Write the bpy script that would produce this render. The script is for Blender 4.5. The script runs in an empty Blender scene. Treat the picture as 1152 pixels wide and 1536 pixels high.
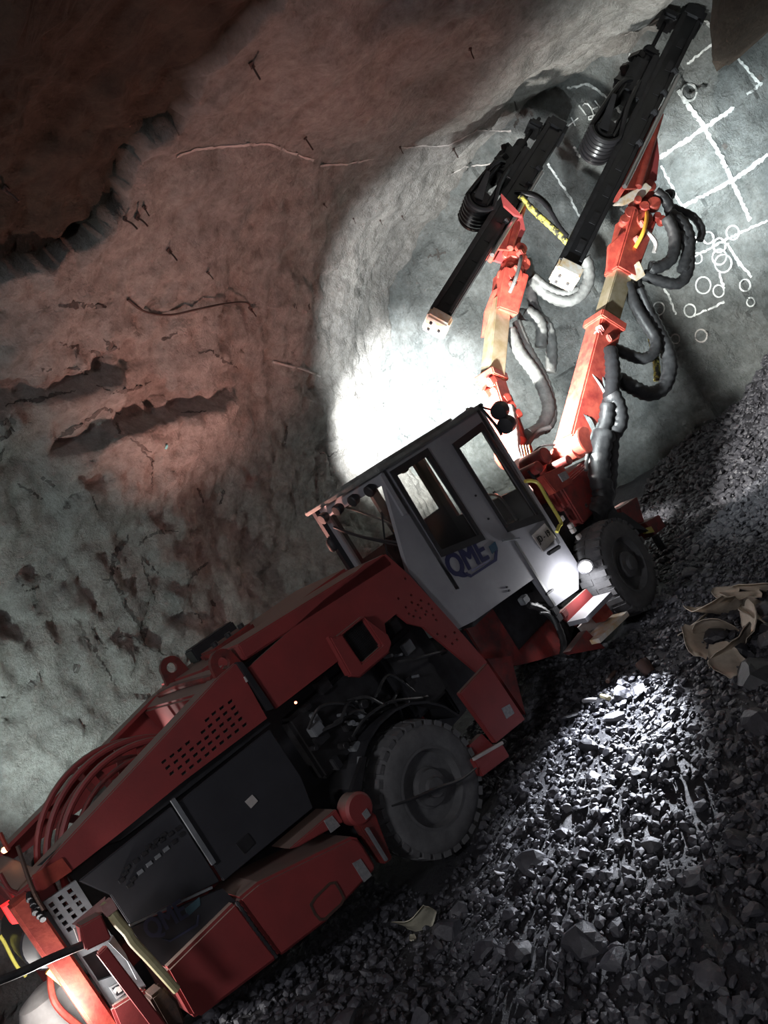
import bpy, bmesh, math, random
import numpy as np
from mathutils import Vector, Matrix, noise
from mathutils.bvhtree import BVHTree
from mathutils.geometry import tessellate_polygon
random.seed(7)
scn = bpy.context.scene
COL = scn.collection

# ------------------------------------------------------------------ camera
W, H = 1152, 1536
FPX = 1080.0
ROLL, PITCH, PSI = math.radians(32.0), math.radians(-3.2), math.radians(50.7)
CP = Vector((-2.96, -4.968, 3.0))
VD = Vector((math.cos(PITCH) * math.cos(PSI), math.cos(PITCH) * math.sin(PSI), math.sin(PITCH)))
VR = Vector((math.sin(PSI), -math.cos(PSI), 0.0))
VU = VR.cross(VD)
cam_d = bpy.data.cameras.new('camera')
cam = bpy.data.objects.new('camera', cam_d)
COL.objects.link(cam)
cam_d.sensor_fit = 'VERTICAL'
cam_d.sensor_height = 36.0
cam_d.lens = 36.0 * FPX / H
cam_d.clip_start = 0.05
# rolled axes: image right = c*R + s*U, image up = c*U - s*R
c_, s_ = math.cos(ROLL), math.sin(ROLL)
IR = VR * c_ - VU * s_
IU = VU * c_ + VR * s_
m = Matrix((IR, IU, -VD)).transposed().to_4x4()
m.translation = CP
cam.matrix_world = m
scn.camera = cam

# ------------------------------------------------------------------ world, exposure, large lights
scn.view_settings.view_transform = 'Standard'
scn.view_settings.look = 'None'
scn.view_settings.gamma = 1.0
scn.view_settings.use_curve_mapping = False
scn.view_settings.exposure = 0.0
wd = bpy.data.worlds.new('tunnel_air')
scn.world = wd
wd.use_nodes = True
wd.node_tree.nodes['Background'].inputs[0].default_value = (0.75, 0.78, 0.9, 1)
wd.node_tree.nodes['Background'].inputs[1].default_value = 0.02


def light(name, kind, loc, power, color=(1, 1, 1), aim=None, angle=60, blend=0.3, size=0.06):
    d = bpy.data.lights.new(name, kind)
    d.energy = power
    d.color = color
    if kind == 'AREA':
        d.size = size
    else:
        d.shadow_soft_size = size
    o = bpy.data.objects.new(name, d)
    COL.objects.link(o)
    o.location = loc
    if aim is not None:
        o.rotation_euler = (Vector(aim) - Vector(loc)).to_track_quat('-Z', 'Y').to_euler()
    if kind == 'SPOT':
        d.spot_size = math.radians(angle)
        d.spot_blend = blend
    return o


# soft fill added in the unseen tunnel behind and the photographer's cap lamp
light('tunnel_fill', 'POINT', (-6.6, -3.6, 5.3), 460, (0.95, 0.95, 1.0), size=0.5)
light('cap_lamp', 'SPOT', (-3.1, -5.3, 3.25), 50, (0.9, 0.92, 1.0), aim=(-0.6, 0.0, 0.9), angle=100, blend=1.0, size=0.05)
# ---- end of light settings (each lamp of the machine adds its own light in its builder)


# ------------------------------------------------------------------ pixel helpers (frame 1152 x 1536)
def ray(u, v):
    a, b = u - W / 2, v - H / 2
    x = a * c_ - b * s_
    y = a * s_ + b * c_
    return VD * FPX + VR * x - VU * y


def Y(u, v, y):
    r = ray(u, v)
    return CP + r * ((y - CP.y) / r.y)


def X(u, v, x):
    r = ray(u, v)
    return CP + r * ((x - CP.x) / r.x)


def Z(u, v, z):
    r = ray(u, v)
    return CP + r * ((z - CP.z) / r.z)


def D(u, v, depth):
    return CP + ray(u, v) * (depth / FPX)


def proj(p):
    q = Vector(p) - CP
    z = q.dot(VD)
    if z < 0.1:
        return (-1e4, -1e4, z)
    x, y = FPX * q.dot(VR) / z, -FPX * q.dot(VU) / z
    return (W / 2 + x * c_ + y * s_, H / 2 - x * s_ + y * c_, z)


# ------------------------------------------------------------------ materials
MATS = {}


def mat(name, col, rough=0.6, metal=0.0, col2=None, scale=8.0, bump=0.0, bscale=40.0, dust=None, dust_amt=0.0, spec=0.5, detail=6.0, lo=0.35, hi=0.65):
    mm = bpy.data.materials.new(name)
    mm.use_nodes = True
    nt = mm.node_tree
    N, Lk = nt.nodes, nt.links
    b = N['Principled BSDF']
    b.inputs['Roughness'].default_value = rough
    b.inputs['Metallic'].default_value = metal
    b.inputs['Specular IOR Level'].default_value = spec
    b.inputs['Base Color'].default_value = (*col, 1)
    geo = N.new('ShaderNodeNewGeometry')
    out = None
    if col2 is not None:
        n = N.new('ShaderNodeTexNoise')
        n.inputs['Scale'].default_value = scale
        n.inputs['Detail'].default_value = detail
        n.inputs['Roughness'].default_value = 0.65
        Lk.new(geo.outputs['Position'], n.inputs['Vector'])
        r = N.new('ShaderNodeValToRGB')
        r.color_ramp.elements[0].position = lo
        r.color_ramp.elements[1].position = hi
        r.color_ramp.elements[0].color = (*col, 1)
        r.color_ramp.elements[1].color = (*col2, 1)
        Lk.new(n.outputs['Fac'], r.inputs['Fac'])
        out = r.outputs['Color']
    if dust is not None:
        sep = N.new('ShaderNodeSeparateXYZ')
        Lk.new(geo.outputs['Normal'], sep.inputs[0])
        mr = N.new('ShaderNodeMapRange')
        mr.inputs[1].default_value = 0.45
        mr.inputs[2].default_value = 0.95
        mr.inputs[4].default_value = dust_amt
        Lk.new(sep.outputs['Z'], mr.inputs[0])
        mx = N.new('ShaderNodeMix')
        mx.data_type = 'RGBA'
        Lk.new(mr.outputs[0], mx.inputs[0])
        if out:
            Lk.new(out, mx.inputs[6])
        else:
            mx.inputs[6].default_value = (*col, 1)
        mx.inputs[7].default_value = (*dust, 1)
        out = mx.outputs[2]
    if out:
        Lk.new(out, b.inputs['Base Color'])
    if bump:
        n2 = N.new('ShaderNodeTexNoise')
        n2.inputs['Scale'].default_value = bscale
        n2.inputs['Detail'].default_value = 8.0
        n2.inputs['Roughness'].default_value = 0.7
        Lk.new(geo.outputs['Position'], n2.inputs['Vector'])
        bp = N.new('ShaderNodeBump')
        bp.inputs['Strength'].default_value = bump
        bp.inputs['Distance'].default_value = 0.03
        Lk.new(n2.outputs['Fac'], bp.inputs['Height'])
        Lk.new(bp.outputs['Normal'], b.inputs['Normal'])
    MATS[name] = mm
    return mm


def emit(name, col, strength):
    mm = bpy.data.materials.new(name)
    mm.use_nodes = True
    b = mm.node_tree.nodes['Principled BSDF']
    b.inputs['Base Color'].default_value = (*col, 1)
    b.inputs['Emission Color'].default_value = (*col, 1)
    b.inputs['Emission Strength'].default_value = strength
    MATS[name] = mm
    return mm


mat('red', (0.33, 0.052, 0.052), 0.55, 0, (0.26, 0.047, 0.047), 3.5, 0.08, 30, (0.24, 0.19, 0.165), 0.9)
mat('red_dirty', (0.28, 0.03, 0.026), 0.6, 0, (0.10, 0.03, 0.028), 6, 0.2, 30, (0.13, 0.10, 0.09), 0.8)
mat('boom_red', (0.48, 0.085, 0.055), 0.5, 0, (0.26, 0.03, 0.025), 7, 0.1, 30)
mat('white', (0.37, 0.37, 0.40), 0.5, 0, (0.30, 0.30, 0.33), 2.2, 0.04, 30, (0.25, 0.24, 0.23), 0.5)
mat('roof_paint', (0.28, 0.29, 0.28), 0.6, 0, (0.15, 0.15, 0.145), 5, 0.1, 30)
mat('black', (0.018, 0.018, 0.022), 0.55, 0, (0.03, 0.03, 0.034), 9, 0.1, 40)
mat('black_gloss', (0.012, 0.012, 0.014), 0.28, 0, None)
mat('dark_metal', (0.05, 0.05, 0.055), 0.45, 0.4, (0.03, 0.028, 0.03), 9, 0.15, 40)
mat('panel_black', (0.03, 0.03, 0.036), 0.6, 0, (0.042, 0.042, 0.05), 2.5, 0.03, 40)
mat('grey_paint', (0.22, 0.23, 0.25), 0.55, 0, (0.15, 0.16, 0.17), 7, 0.08, 40)
mat('steel', (0.5, 0.5, 0.5), 0.3, 0.9, None)
mat('boom_steel', (0.45, 0.40, 0.30), 0.35, 0.6, (0.32, 0.27, 0.16), 6, 0.05, 40)
mat('rubber', (0.11, 0.11, 0.115), 0.9, 0, (0.16, 0.16, 0.165), 9, 0.25, 60)
mat('rim_paint', (0.14, 0.14, 0.145), 0.8, 0, (0.10, 0.10, 0.105), 8, 0.15, 40)
mat('hose', (0.022, 0.022, 0.024), 0.42, 0, (0.05, 0.05, 0.052), 14, 0.15, 60)
mat('hose_grey', (0.16, 0.17, 0.17), 0.5, 0, (0.08, 0.085, 0.085), 10, 0.2, 60)
mat('yellow', (0.68, 0.62, 0.12), 0.45, 0, (0.55, 0.48, 0.1), 9)
mat('yellow_hose', (0.6, 0.55, 0.12), 0.5, 0, (0.04, 0.04, 0.03), 12, lo=0.45, hi=0.55)
mat('orange_plastic', (0.85, 0.40, 0.05), 0.5)
mat('end_cap', (0.8, 0.78, 0.75), 0.5, 0, (0.7, 0.5, 0.25), 9)
mat('plate_white', (0.62, 0.58, 0.56), 0.55, 0, (0.5, 0.46, 0.44), 14)
mat('ink', (0.02, 0.02, 0.025), 0.5)
mat('logo_blue', (0.02, 0.022, 0.09), 0.5)
mat('logo_teal', (0.02, 0.07, 0.12), 0.5)
mat('logo_lilac', (0.20, 0.20, 0.32), 0.5)
mat('logo_dim', (0.05, 0.055, 0.10), 0.5)
mat('logo_dim_teal', (0.06, 0.12, 0.15), 0.5)
mat('sticker', (0.34, 0.34, 0.35), 0.5, 0, (0.22, 0.22, 0.23), 40)
mat('wood', (0.55, 0.50, 0.30), 0.6, 0, (0.42, 0.37, 0.2), 12)
mat('rust', (0.10, 0.05, 0.035), 0.8, 0, (0.055, 0.035, 0.03), 14, 0.3, 40)
mat('pink_plate', (0.5, 0.3, 0.28), 0.6, 0, (0.35, 0.17, 0.16), 10)
mat('chalk', (0.7, 0.74, 0.74), 0.9, 0, (0.34, 0.37, 0.37), 9, lo=0.42, hi=0.62)
mat('chalk_faint', (0.42, 0.42, 0.41), 0.9, 0, (0.33, 0.31, 0.30), 20)
mat('crack_shade', (0.045, 0.042, 0.04), 0.95, 0, (0.10, 0.095, 0.09), 14, 0.4, 40)
mat('rust_bolt', (0.05, 0.03, 0.026), 0.8)
mat('stone', (0.05, 0.05, 0.06), 0.42, 0, (0.085, 0.085, 0.098), 6, 0.3, 45)
mat('stone_dark', (0.032, 0.032, 0.038), 0.33, 0, (0.06, 0.06, 0.07), 8, 0.3, 45)
mat('stone_pale', (0.15, 0.15, 0.16), 0.5, 0, (0.09, 0.09, 0.1), 8, 0.3, 45)
mat('cardboard', (0.60, 0.52, 0.43), 0.8, 0, (0.42, 0.35, 0.28), 7, 0.15, 30)
mat('plastic_scrap', (0.55, 0.52, 0.42), 0.5, 0, (0.42, 0.4, 0.31), 9, 0.2, 30)
mat('pale_scrap', (0.6, 0.6, 0.62), 0.6)
mat('seat', (0.03, 0.03, 0.034), 0.8)
mat('interior', (0.06, 0.06, 0.065), 0.8)
mat('screen_tag', (0.15, 0.5, 0.55), 0.5)
emit('lamp_white', (1.0, 0.97, 0.92), 60)
emit('lamp_red', (1.0, 0.03, 0.03), 1.2)
emit('lamp_amber', (1.0, 0.35, 0.15), 12)
emit('led', (1.0, 0.25, 0.15), 6)

# glass: mostly clear with a faint reflection
g = bpy.data.materials.new('glass')
g.use_nodes = True
nt = g.node_tree
nt.nodes.remove(nt.nodes['Principled BSDF'])
tr = nt.nodes.new('ShaderNodeBsdfTransparent')
tr.inputs[0].default_value = (0.82, 0.82, 0.8, 1)
gl = nt.nodes.new('ShaderNodeBsdfGlossy')
gl.inputs['Roughness'].default_value = 0.05
mxs = nt.nodes.new('ShaderNodeMixShader')
mxs.inputs[0].default_value = 0.06
nt.links.new(tr.outputs[0], mxs.inputs[1])
nt.links.new(gl.outputs[0], mxs.inputs[2])
nt.links.new(mxs.outputs[0], nt.nodes['Material Output'].inputs[0])
MATS['glass'] = g


def rock_mat(name, c1, c2, c3, bump, rough=0.85, spec=0.3):
    """shotcrete / rock; colour attribute 'bare' mixes to bare brown rock"""
    mm = bpy.data.materials.new(name)
    mm.use_nodes = True
    nt = mm.node_tree
    N, Lk = nt.nodes, nt.links
    b = N['Principled BSDF']
    b.inputs['Roughness'].default_value = rough
    b.inputs['Specular IOR Level'].default_value = spec
    geo = N.new('ShaderNodeNewGeometry')

    def nz(scale, detail, rgh=0.6):
        n = N.new('ShaderNodeTexNoise')
        n.inputs['Scale'].default_value = scale
        n.inputs['Detail'].default_value = detail
        n.inputs['Roughness'].default_value = rgh
        Lk.new(geo.outputs['Position'], n.inputs['Vector'])
        return n
    n1 = nz(1.1, 8)
    r1 = N.new('ShaderNodeValToRGB')
    r1.color_ramp.elements[0].position = 0.3
    r1.color_ramp.elements[1].position = 0.7
    r1.color_ramp.elements[0].color = (*c1, 1)
    r1.color_ramp.elements[1].color = (*c2, 1)
    Lk.new(n1.outputs['Fac'], r1.inputs['Fac'])
    n2 = nz(9.0, 10, 0.75)
    r2 = N.new('ShaderNodeValToRGB')
    r2.color_ramp.elements[0].position = 0.33
    r2.color_ramp.elements[1].position = 0.62
    r2.color_ramp.elements[0].color = (0.62, 0.60, 0.58, 1)
    r2.color_ramp.elements[1].color = (1.1, 1.1, 1.1, 1)
    Lk.new(n2.outputs['Fac'], r2.inputs['Fac'])
    mul = N.new('ShaderNodeMix')
    mul.data_type = 'RGBA'
    mul.blend_type = 'MULTIPLY'
    mul.inputs[0].default_value = 1.0
    Lk.new(r1.outputs[0], mul.inputs[6])
    Lk.new(r2.outputs[0], mul.inputs[7])
    at = N.new('ShaderNodeAttribute')
    at.attribute_name = 'bare'
    n3 = nz(3.0, 10, 0.75)
    r3 = N.new('ShaderNodeValToRGB')
    r3.color_ramp.elements[0].position = 0.35
    r3.color_ramp.elements[1].position = 0.7
    r3.color_ramp.elements[0].color = (c3[0] * 0.45, c3[1] * 0.45, c3[2] * 0.45, 1)
    r3.color_ramp.elements[1].color = (*c3, 1)
    Lk.new(n3.outputs['Fac'], r3.inputs['Fac'])
    mx = N.new('ShaderNodeMix')
    mx.data_type = 'RGBA'
    Lk.new(at.outputs['Fac'], mx.inputs[0])
    Lk.new(mul.outputs[2], mx.inputs[6])
    Lk.new(r3.outputs[0], mx.inputs[7])
    Lk.new(mx.outputs[2], b.inputs['Base Color'])
    nb = nz(22.0, 10, 0.72)
    bp = N.new('ShaderNodeBump')
    bp.inputs['Strength'].default_value = bump
    bp.inputs['Distance'].default_value = 0.09
    Lk.new(nb.outputs['Fac'], bp.inputs['Height'])
    Lk.new(bp.outputs['Normal'], b.inputs['Normal'])
    MATS[name] = mm


rock_mat('shotcrete', (0.25, 0.255, 0.25), (0.35, 0.35, 0.335), (0.085, 0.066, 0.05), 0.8)
rock_mat('face_rock', (0.10, 0.118, 0.12), (0.29, 0.315, 0.315), (0.10, 0.09, 0.08), 0.9, 0.5, 0.5)
rock_mat('gravel_floor', (0.035, 0.035, 0.043), (0.065, 0.065, 0.077), (0.11, 0.112, 0.12), 1.0, 0.45, 0.5)


# ------------------------------------------------------------------ mesh helpers
class MB:
    def __init__(self):
        self.v, self.f = [], []
        self.smooth = False

    def quad(self, a, b, c, d):
        i = len(self.v)
        self.v += [Vector(a), Vector(b), Vector(c), Vector(d)]
        self.f.append((i, i + 1, i + 2, i + 3))

    def hexa(self, p):
        i = len(self.v)
        self.v += [Vector(q) for q in p]
        for q in ((3, 2, 1, 0), (4, 5, 6, 7), (0, 1, 5, 4), (1, 2, 6, 5), (2, 3, 7, 6), (3, 0, 4, 7)):
            self.f.append(tuple(i + k for k in q))
        return self

    def box(self, lo, hi):
        a, b = lo, hi
        return self.hexa([(a[0], a[1], a[2]), (b[0], a[1], a[2]), (b[0], b[1], a[2]), (a[0], b[1], a[2]),
                          (a[0], a[1], b[2]), (b[0], a[1], b[2]), (b[0], b[1], b[2]), (a[0], b[1], b[2])])

    def beam(self, p0, p1, w, h, up=(0, 0, 1), w1=None, h1=None):
        """box along p0-p1; w across (side), h along up; w1, h1 = size at the far end"""
        p0, p1 = Vector(p0), Vector(p1)
        a = (p1 - p0).normalized()
        up = Vector(up)
        u = (up - a * up.dot(a))
        if u.length < 1e-4:
            u = Vector((1, 0, 0)) - a * a.x
        u.normalize()
        s = a.cross(u)
        w1 = w if w1 is None else w1
        h1 = h if h1 is None else h1
        P = []
        for p, ww, hh in ((p0, w, h), (p1, w1, h1)):
            P += [p + s * ww / 2 + u * hh / 2, p - s * ww / 2 + u * hh / 2, p - s * ww / 2 - u * hh / 2, p + s * ww / 2 - u * hh / 2]
        return self.hexa(P)

    def tube(self, pts, r, n=8, smooth_path=True, ripple=0.0, sub=6, pitch=0.05, closed_ends=True):
        pts = [Vector(p) for p in pts]
        if smooth_path and len(pts) > 2:
            pts = catmull(pts, sub)
        if ripple:
            pts = resample(pts, pitch)
        a = (pts[1] - pts[0]).normalized()
        u = a.orthogonal().normalized()
        base = len(self.v)
        k = len(pts)
        for i, p in enumerate(pts):
            t = (pts[min(i + 1, k - 1)] - pts[max(i - 1, 0)])
            if t.length < 1e-9:
                t = a
            t.normalize()
            u = (u - t * u.dot(t)).normalized()
            w = t.cross(u)
            rr = r(i / (k - 1)) if callable(r) else r
            if ripple:
                rr *= 1 + (ripple if i % 2 else -ripple)
            for j in range(n):
                an = 2 * math.pi * j / n
                self.v.append(p + u * math.cos(an) * rr + w * math.sin(an) * rr)
        for i in range(k - 1):
            for j in range(n):
                q = base + i * n
                self.f.append((q + j, q + (j + 1) % n, q + n + (j + 1) % n, q + n + j))
        if closed_ends:
            self.f.append(tuple(base + j for j in reversed(range(n))))
            self.f.append(tuple(base + (k - 1) * n + j for j in range(n)))
        self.smooth = True
        return self

    def lathe(self, c, axis, prof, n=32, mod=None):
        """prof: list of (along axis, radius); mod(j, i) scales radius"""
        c, axis = Vector(c), Vector(axis).normalized()
        u = axis.orthogonal().normalized()
        if abs(axis.y) > 0.9:
            u = Vector((1, 0, 0))
            u = (u - axis * u.dot(axis)).normalized()
        w = axis.cross(u)
        base = len(self.v)
        for i, (h, r) in enumerate(prof):
            for j in range(n):
                an = 2 * math.pi * j / n
                rr = r * (mod(j, i) if mod else 1)
                self.v.append(c + axis * h + u * math.cos(an) * rr + w * math.sin(an) * rr)
        for i in range(len(prof) - 1):
            for j in range(n):
                q = base + i * n
                self.f.append((q + j, q + (j + 1) % n, q + n + (j + 1) % n, q + n + j))
        self.f.append(tuple(base + j for j in reversed(range(n))))
        self.f.append(tuple(base + (len(prof) - 1) * n + j for j in range(n)))
        return self

    def cyl(self, p0, p1, r, n=20):
        p0, p1 = Vector(p0), Vector(p1)
        h = (p1 - p0).length
        b = min(0.012, r * 0.15, h * 0.2)
        return self.lathe(p0, p1 - p0, [(0, r - b), (b, r), (h - b, r), (h, r - b)], n)

    def plate(self, outline, thick, holes=(), n=None):
        """prism: outline (3-D points about in a plane), holes, extruded by thick along n (default +y)"""
        n = Vector(n or (0, 1, 0)).normalized() * thick
        loops = [[Vector(p) for p in outline]] + [[Vector(p) for p in h] for h in holes]
        tris = tessellate_polygon(loops)
        flat = [p for l in loops for p in l]
        base = len(self.v)
        k = len(flat)
        self.v += flat + [p + n for p in flat]
        for t in tris:
            self.f.append(tuple(base + i for i in t))
            self.f.append(tuple(base + k + i for i in reversed(t)))
        o = 0
        for l in loops:
            q = len(l)
            for i in range(q):
                a, b = base + o + i, base + o + (i + 1) % q
                self.f.append((a, b, b + k, a + k))
            o += q
        return self

    def build(self, name, material, parent=None, label=None, smooth=None, bevel=0.0):
        me = bpy.data.meshes.new(name)
        me.from_pydata([tuple(p) for p in self.v], [], self.f)
        bm = bmesh.new()
        bm.from_mesh(me)
        bmesh.ops.recalc_face_normals(bm, faces=bm.faces)
        if bevel:
            bmesh.ops.remove_doubles(bm, verts=bm.verts, dist=1e-5)
            es = [e for e in bm.edges if len(e.link_faces) == 2 and e.calc_face_angle(0) > 0.6]
            bmesh.ops.bevel(bm, geom=es, offset=bevel, segments=2, affect='EDGES', clamp_overlap=True)
        bm.to_mesh(me)
        bm.free()
        me.materials.append(MATS[material])
        sm = self.smooth if smooth is None else smooth
        if sm:
            me.polygons.foreach_set('use_smooth', [True] * len(me.polygons))
            me.set_sharp_from_angle(angle=math.radians(38))
        o = bpy.data.objects.new(name, me)
        COL.objects.link(o)
        if parent is not None:
            put(o, parent)
        if label:
            o['label'] = label
        return o


def put(o, parent):
    o.parent = parent
    o.matrix_parent_inverse = world_of(parent).inverted()


def world_of(o):
    mt = Matrix.Translation(o.location) @ o.rotation_euler.to_matrix().to_4x4()
    if o.parent:
        return world_of(o.parent) @ o.matrix_parent_inverse @ mt
    return mt


def catmull(P, sub):
    out = []
    n = len(P)
    for i in range(n - 1):
        p0, p1, p2, p3 = P[max(i - 1, 0)], P[i], P[i + 1], P[min(i + 2, n - 1)]
        for k in range(sub):
            t = k / sub
            out.append(0.5 * ((2 * p1) + (p2 - p0) * t + (2 * p0 - 5 * p1 + 4 * p2 - p3) * t * t + (3 * p1 - p0 - 3 * p2 + p3) * t ** 3))
    out.append(P[-1])
    return out


def resample(P, step):
    out = [P[0].copy()]
    acc = 0.0
    for a, b in zip(P[:-1], P[1:]):
        l = (b - a).length
        while acc + l >= step:
            t = (step - acc) / l
            a = a.lerp(b, t)
            l = (b - a).length
            out.append(a.copy())
            acc = 0.0
        acc += l
    if len(out) < 3:
        return P
    return out


def tag(o, label, cat, group=None, kind=None):
    o['label'] = label
    o['category'] = cat
    if group:
        o['group'] = group
    if kind:
        o['kind'] = kind
    return o


def struct(o, label=None, cat=None):
    o['kind'] = 'structure'
    if label:
        o['label'] = label
        o['category'] = cat
    return o


def empty(name, loc):
    o = bpy.data.objects.new(name, None)
    o.location = loc
    o.empty_display_size = 0.3
    COL.objects.link(o)
    return o


def ys(pts, y):
    return [Y(u, v, y) for u, v in pts]


def fbm(p, octs, sc, lac=2.1, gain=0.5):
    s, a = 0.0, 1.0
    q = Vector(p) * sc
    for _ in range(octs):
        s += a * noise.noise(q)
        q = q * lac
        a *= gain
    return s


def ridge(p, octs, sc):
    s, a = 0.0, 1.0
    q = Vector(p) * sc
    for _ in range(octs):
        s += a * (0.5 - abs(noise.noise(q)))
        q = q * 2.2
        a *= 0.5
    return s


# ------------------------------------------------------------------ THE TUNNEL
TA = math.radians(18)
AX = Vector((math.cos(TA), math.sin(TA), 0))
LT = Vector((-math.sin(TA), math.cos(TA), 0))
TC, ZS = -0.8, 2.2          # centre line offset, spring line
S_FACE = 8.95
BARE = [(0, -3.0), (58, -1.6), (63, -0.35), (65, 0.03), (66.1, 0.42), (68.6, 0.89), (71.9, 1.08), (77.8, 1.28), (86.6, 1.35), (93.8, 1.35), (105, 1.5), (118, 2.0), (128, 2.6), (136, 3.6), (142, 7.5), (181, 8.6)]


def interp(tab, x):
    for (a, b), (c, d) in zip(tab[:-1], tab[1:]):
        if a <= x <= c:
            return b + (d - b) * (x - a) / (c - a)
    return tab[-1][1]


def sstep(a, b, x):
    t = max(0.0, min(1.0, (x - a) / (b - a)))
    return t * t * (3 - 2 * t)


def section(phi):
    """phi in degrees: -40..0 left wall below spring, 0..180 arch, 180..220 right wall; returns lat, z, normal(lat,z)"""
    if phi < 0:
        z = ZS + phi / 40 * 2.7
        return TC + 4.3, z, (1.0, 0.0)
    if phi > 180:
        z = ZS - (phi - 180) / 40 * 2.7
        return TC - 5.0, z, (-1.0, 0.0)
    a = math.radians(phi)
    ca, sa = math.cos(a), math.sin(a)
    if ca >= 0:
        return TC + 4.3 * ca, ZS + 4.3 * sa, (ca, sa)
    e = 2 / 3.4
    x, z = -5.0 * abs(ca) ** e, 4.3 * sa ** e
    nx, nz = -abs(x / 5.0) ** 2.4, (z / 4.3) ** 2.4
    l = math.hypot(nx, nz)
    return TC + x, ZS + z, (nx / l, nz / l)


def shell_point(s, phi):
    lat, z, (nl, nz) = section(phi)
    p = AX * s + LT * lat + Vector((0, 0, z))
    nv = LT * nl + Vector((0, 0, nz))
    d = 0.30 * fbm(p, 2, 0.38) + 0.13 * fbm(p + Vector((9, 3, 1)), 3, 1.1) + 0.05 * fbm(p + Vector((1, 7, 5)), 4, 3.8) + 0.045 * max(0, ridge(p + Vector((5, 1, 2)), 3, 2.2) - 0.45) * 2
    sb = interp(BARE, max(0, phi)) + 0.28 * fbm(p + Vector((4, 4, 4)), 4, 1.6)
    bare = sstep(-0.03, 0.03, sb - s)
    d += bare * (0.11 + 0.22 * (ridge(p, 4, 1.3) - 0.2))
    # shotcrete stops short of the face: raw rock ring
    end = sstep(7.75, 8.05, s + 0.25 * fbm(p + Vector((0, 0, 9)), 2, 0.9))
    d += end * (0.16 + 0.18 * (ridge(p + Vector((2, 2, 2)), 3, 0.9) - 0.3))
    if phi < 75 and s < 7.5:
        lo_ = sstep(75, 55, phi)
        d += lo_ * (0.10 * (ridge(p + Vector((3, 8, 2)), 4, 1.5) - 0.35) + 0.05 * (noise.cell(p * 2.3 + Vector((noise.noise(p * 2), noise.noise(p * 2.4), noise.noise(p * 1.9))) * 0.9) - 0.5))
        # ledges added to cast dark patches on the wall: flat below, sharp upper lip
        w = 1.6 * noise.noise(Vector((s * 1.1, 3.3, 0))) + 0.7 * noise.noise(Vector((s * 4, 1.3, 0)))
        d -= 0.30 * sstep(22, 39.5, phi + w) * (1 - sstep(39.5, 41.5, phi + w)) * sstep(0.3, 0.9, s) * sstep(4.0, 3.0, s)
        w2 = 2.4 * noise.noise(Vector((s * 1.3, 7.3, 0)))
        d -= 0.18 * sstep(40, 49, phi + w2) * (1 - sstep(49, 50.5, phi + w2)) * sstep(-0.6, 0.0, s) * sstep(2.4, 1.6, s)
    # brow of rock on the right shoulder just before the face
    if phi > 120:
        d -= 1.62 * math.exp(-((s - 4.3) / 1.5) ** 2) * math.exp(-((phi - 147.5) / 11.0) ** 2)
    return p + nv * d, max(bare, 0.0)


def s_rows():
    out, s = [], -9.5
    while s < 9.7:
        out.append(s)
        s += 0.4 if s < -2.6 else 0.05
    return out


def build_shell(name, ph0, ph1, step):
    rows = s_rows()
    cols = []
    p = ph0
    while p < ph1 + 1e-6:
        cols.append(p)
        p += step
    vs, bare, fs = [], [], []
    for s in rows:
        for ph in cols:
            q, b = shell_point(s, ph)
            vs.append(tuple(q))
            bare.append(b)
    nc = len(cols)
    for i in range(len(rows) - 1):
        for j in range(nc - 1):
            fs.append((i * nc + j, i * nc + j + 1, (i + 1) * nc + j + 1, (i + 1) * nc + j))
    me = bpy.data.meshes.new(name)
    me.from_pydata(vs, [], fs)
    me.polygons.foreach_set('use_smooth', [True] * len(fs))
    at = me.attributes.new('bare', 'FLOAT', 'POINT')
    at.data.foreach_set('value', bare)
    me.materials.append(MATS['shotcrete'])
    o = bpy.data.objects.new(name, me)
    COL.objects.link(o)
    o['kind'] = 'structure'
    return o, vs, fs


shells = []
wall_left, v1, f1 = build_shell('wall_left', -40, 56, 0.6)
ceiling, v2, f2 = build_shell('ceiling', 56, 128, 0.6)
wall_right, v3, f3 = build_shell('wall_right', 128, 220, 1.4)
struct(wall_left, 'grey sprayed concrete tunnel wall behind the drilling machine', 'wall')
struct(ceiling, 'rough tunnel roof, sprayed concrete ahead and dark brown rock nearer', 'ceiling')
struct(wall_right, 'dark brown rock wall at the upper right edge', 'wall')


# the face
def face_depth(lat, z):
    p = Vector((lat, 3.0, z))
    d = 0.22 * fbm(p, 2, 0.5) + 0.16 * (ridge(p, 4, 0.8) - 0.4) + 0.05 * fbm(p, 3, 3.0)
    q = Vector((lat, 0, z)) * 1.5
    c = noise.cell(q + Vector((0.3 * noise.noise(q * 2), 0, 0.3 * noise.noise(q * 2 + Vector((5, 5, 5))))))
    return d + 0.05 * c


fv, ff = [], []
lats = np.arange(-6.6, 4.5, 0.05)
zs = np.arange(-0.4, 7.2, 0.05)
for la in lats:
    for z in zs:
        fv.append(tuple(AX * (S_FACE + face_depth(la, z)) + LT * float(la) + Vector((0, 0, float(z)))))
nz_ = len(zs)
for i in range(len(lats) - 1):
    for j in range(nz_ - 1):
        ff.append((i * nz_ + j, i * nz_ + j + 1, (i + 1) * nz_ + j + 1, (i + 1) * nz_ + j))
me = bpy.data.meshes.new('wall_back')
me.from_pydata(fv, [], ff)
me.polygons.foreach_set('use_smooth', [True] * len(ff))
me.set_sharp_from_angle(angle=math.radians(30))
me.materials.append(MATS['face_rock'])
wall_back = bpy.data.objects.new('wall_back', me)
COL.objects.link(wall_back)
struct(wall_back, 'wet grey rock face marked with a white painted drilling grid', 'wall')


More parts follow.
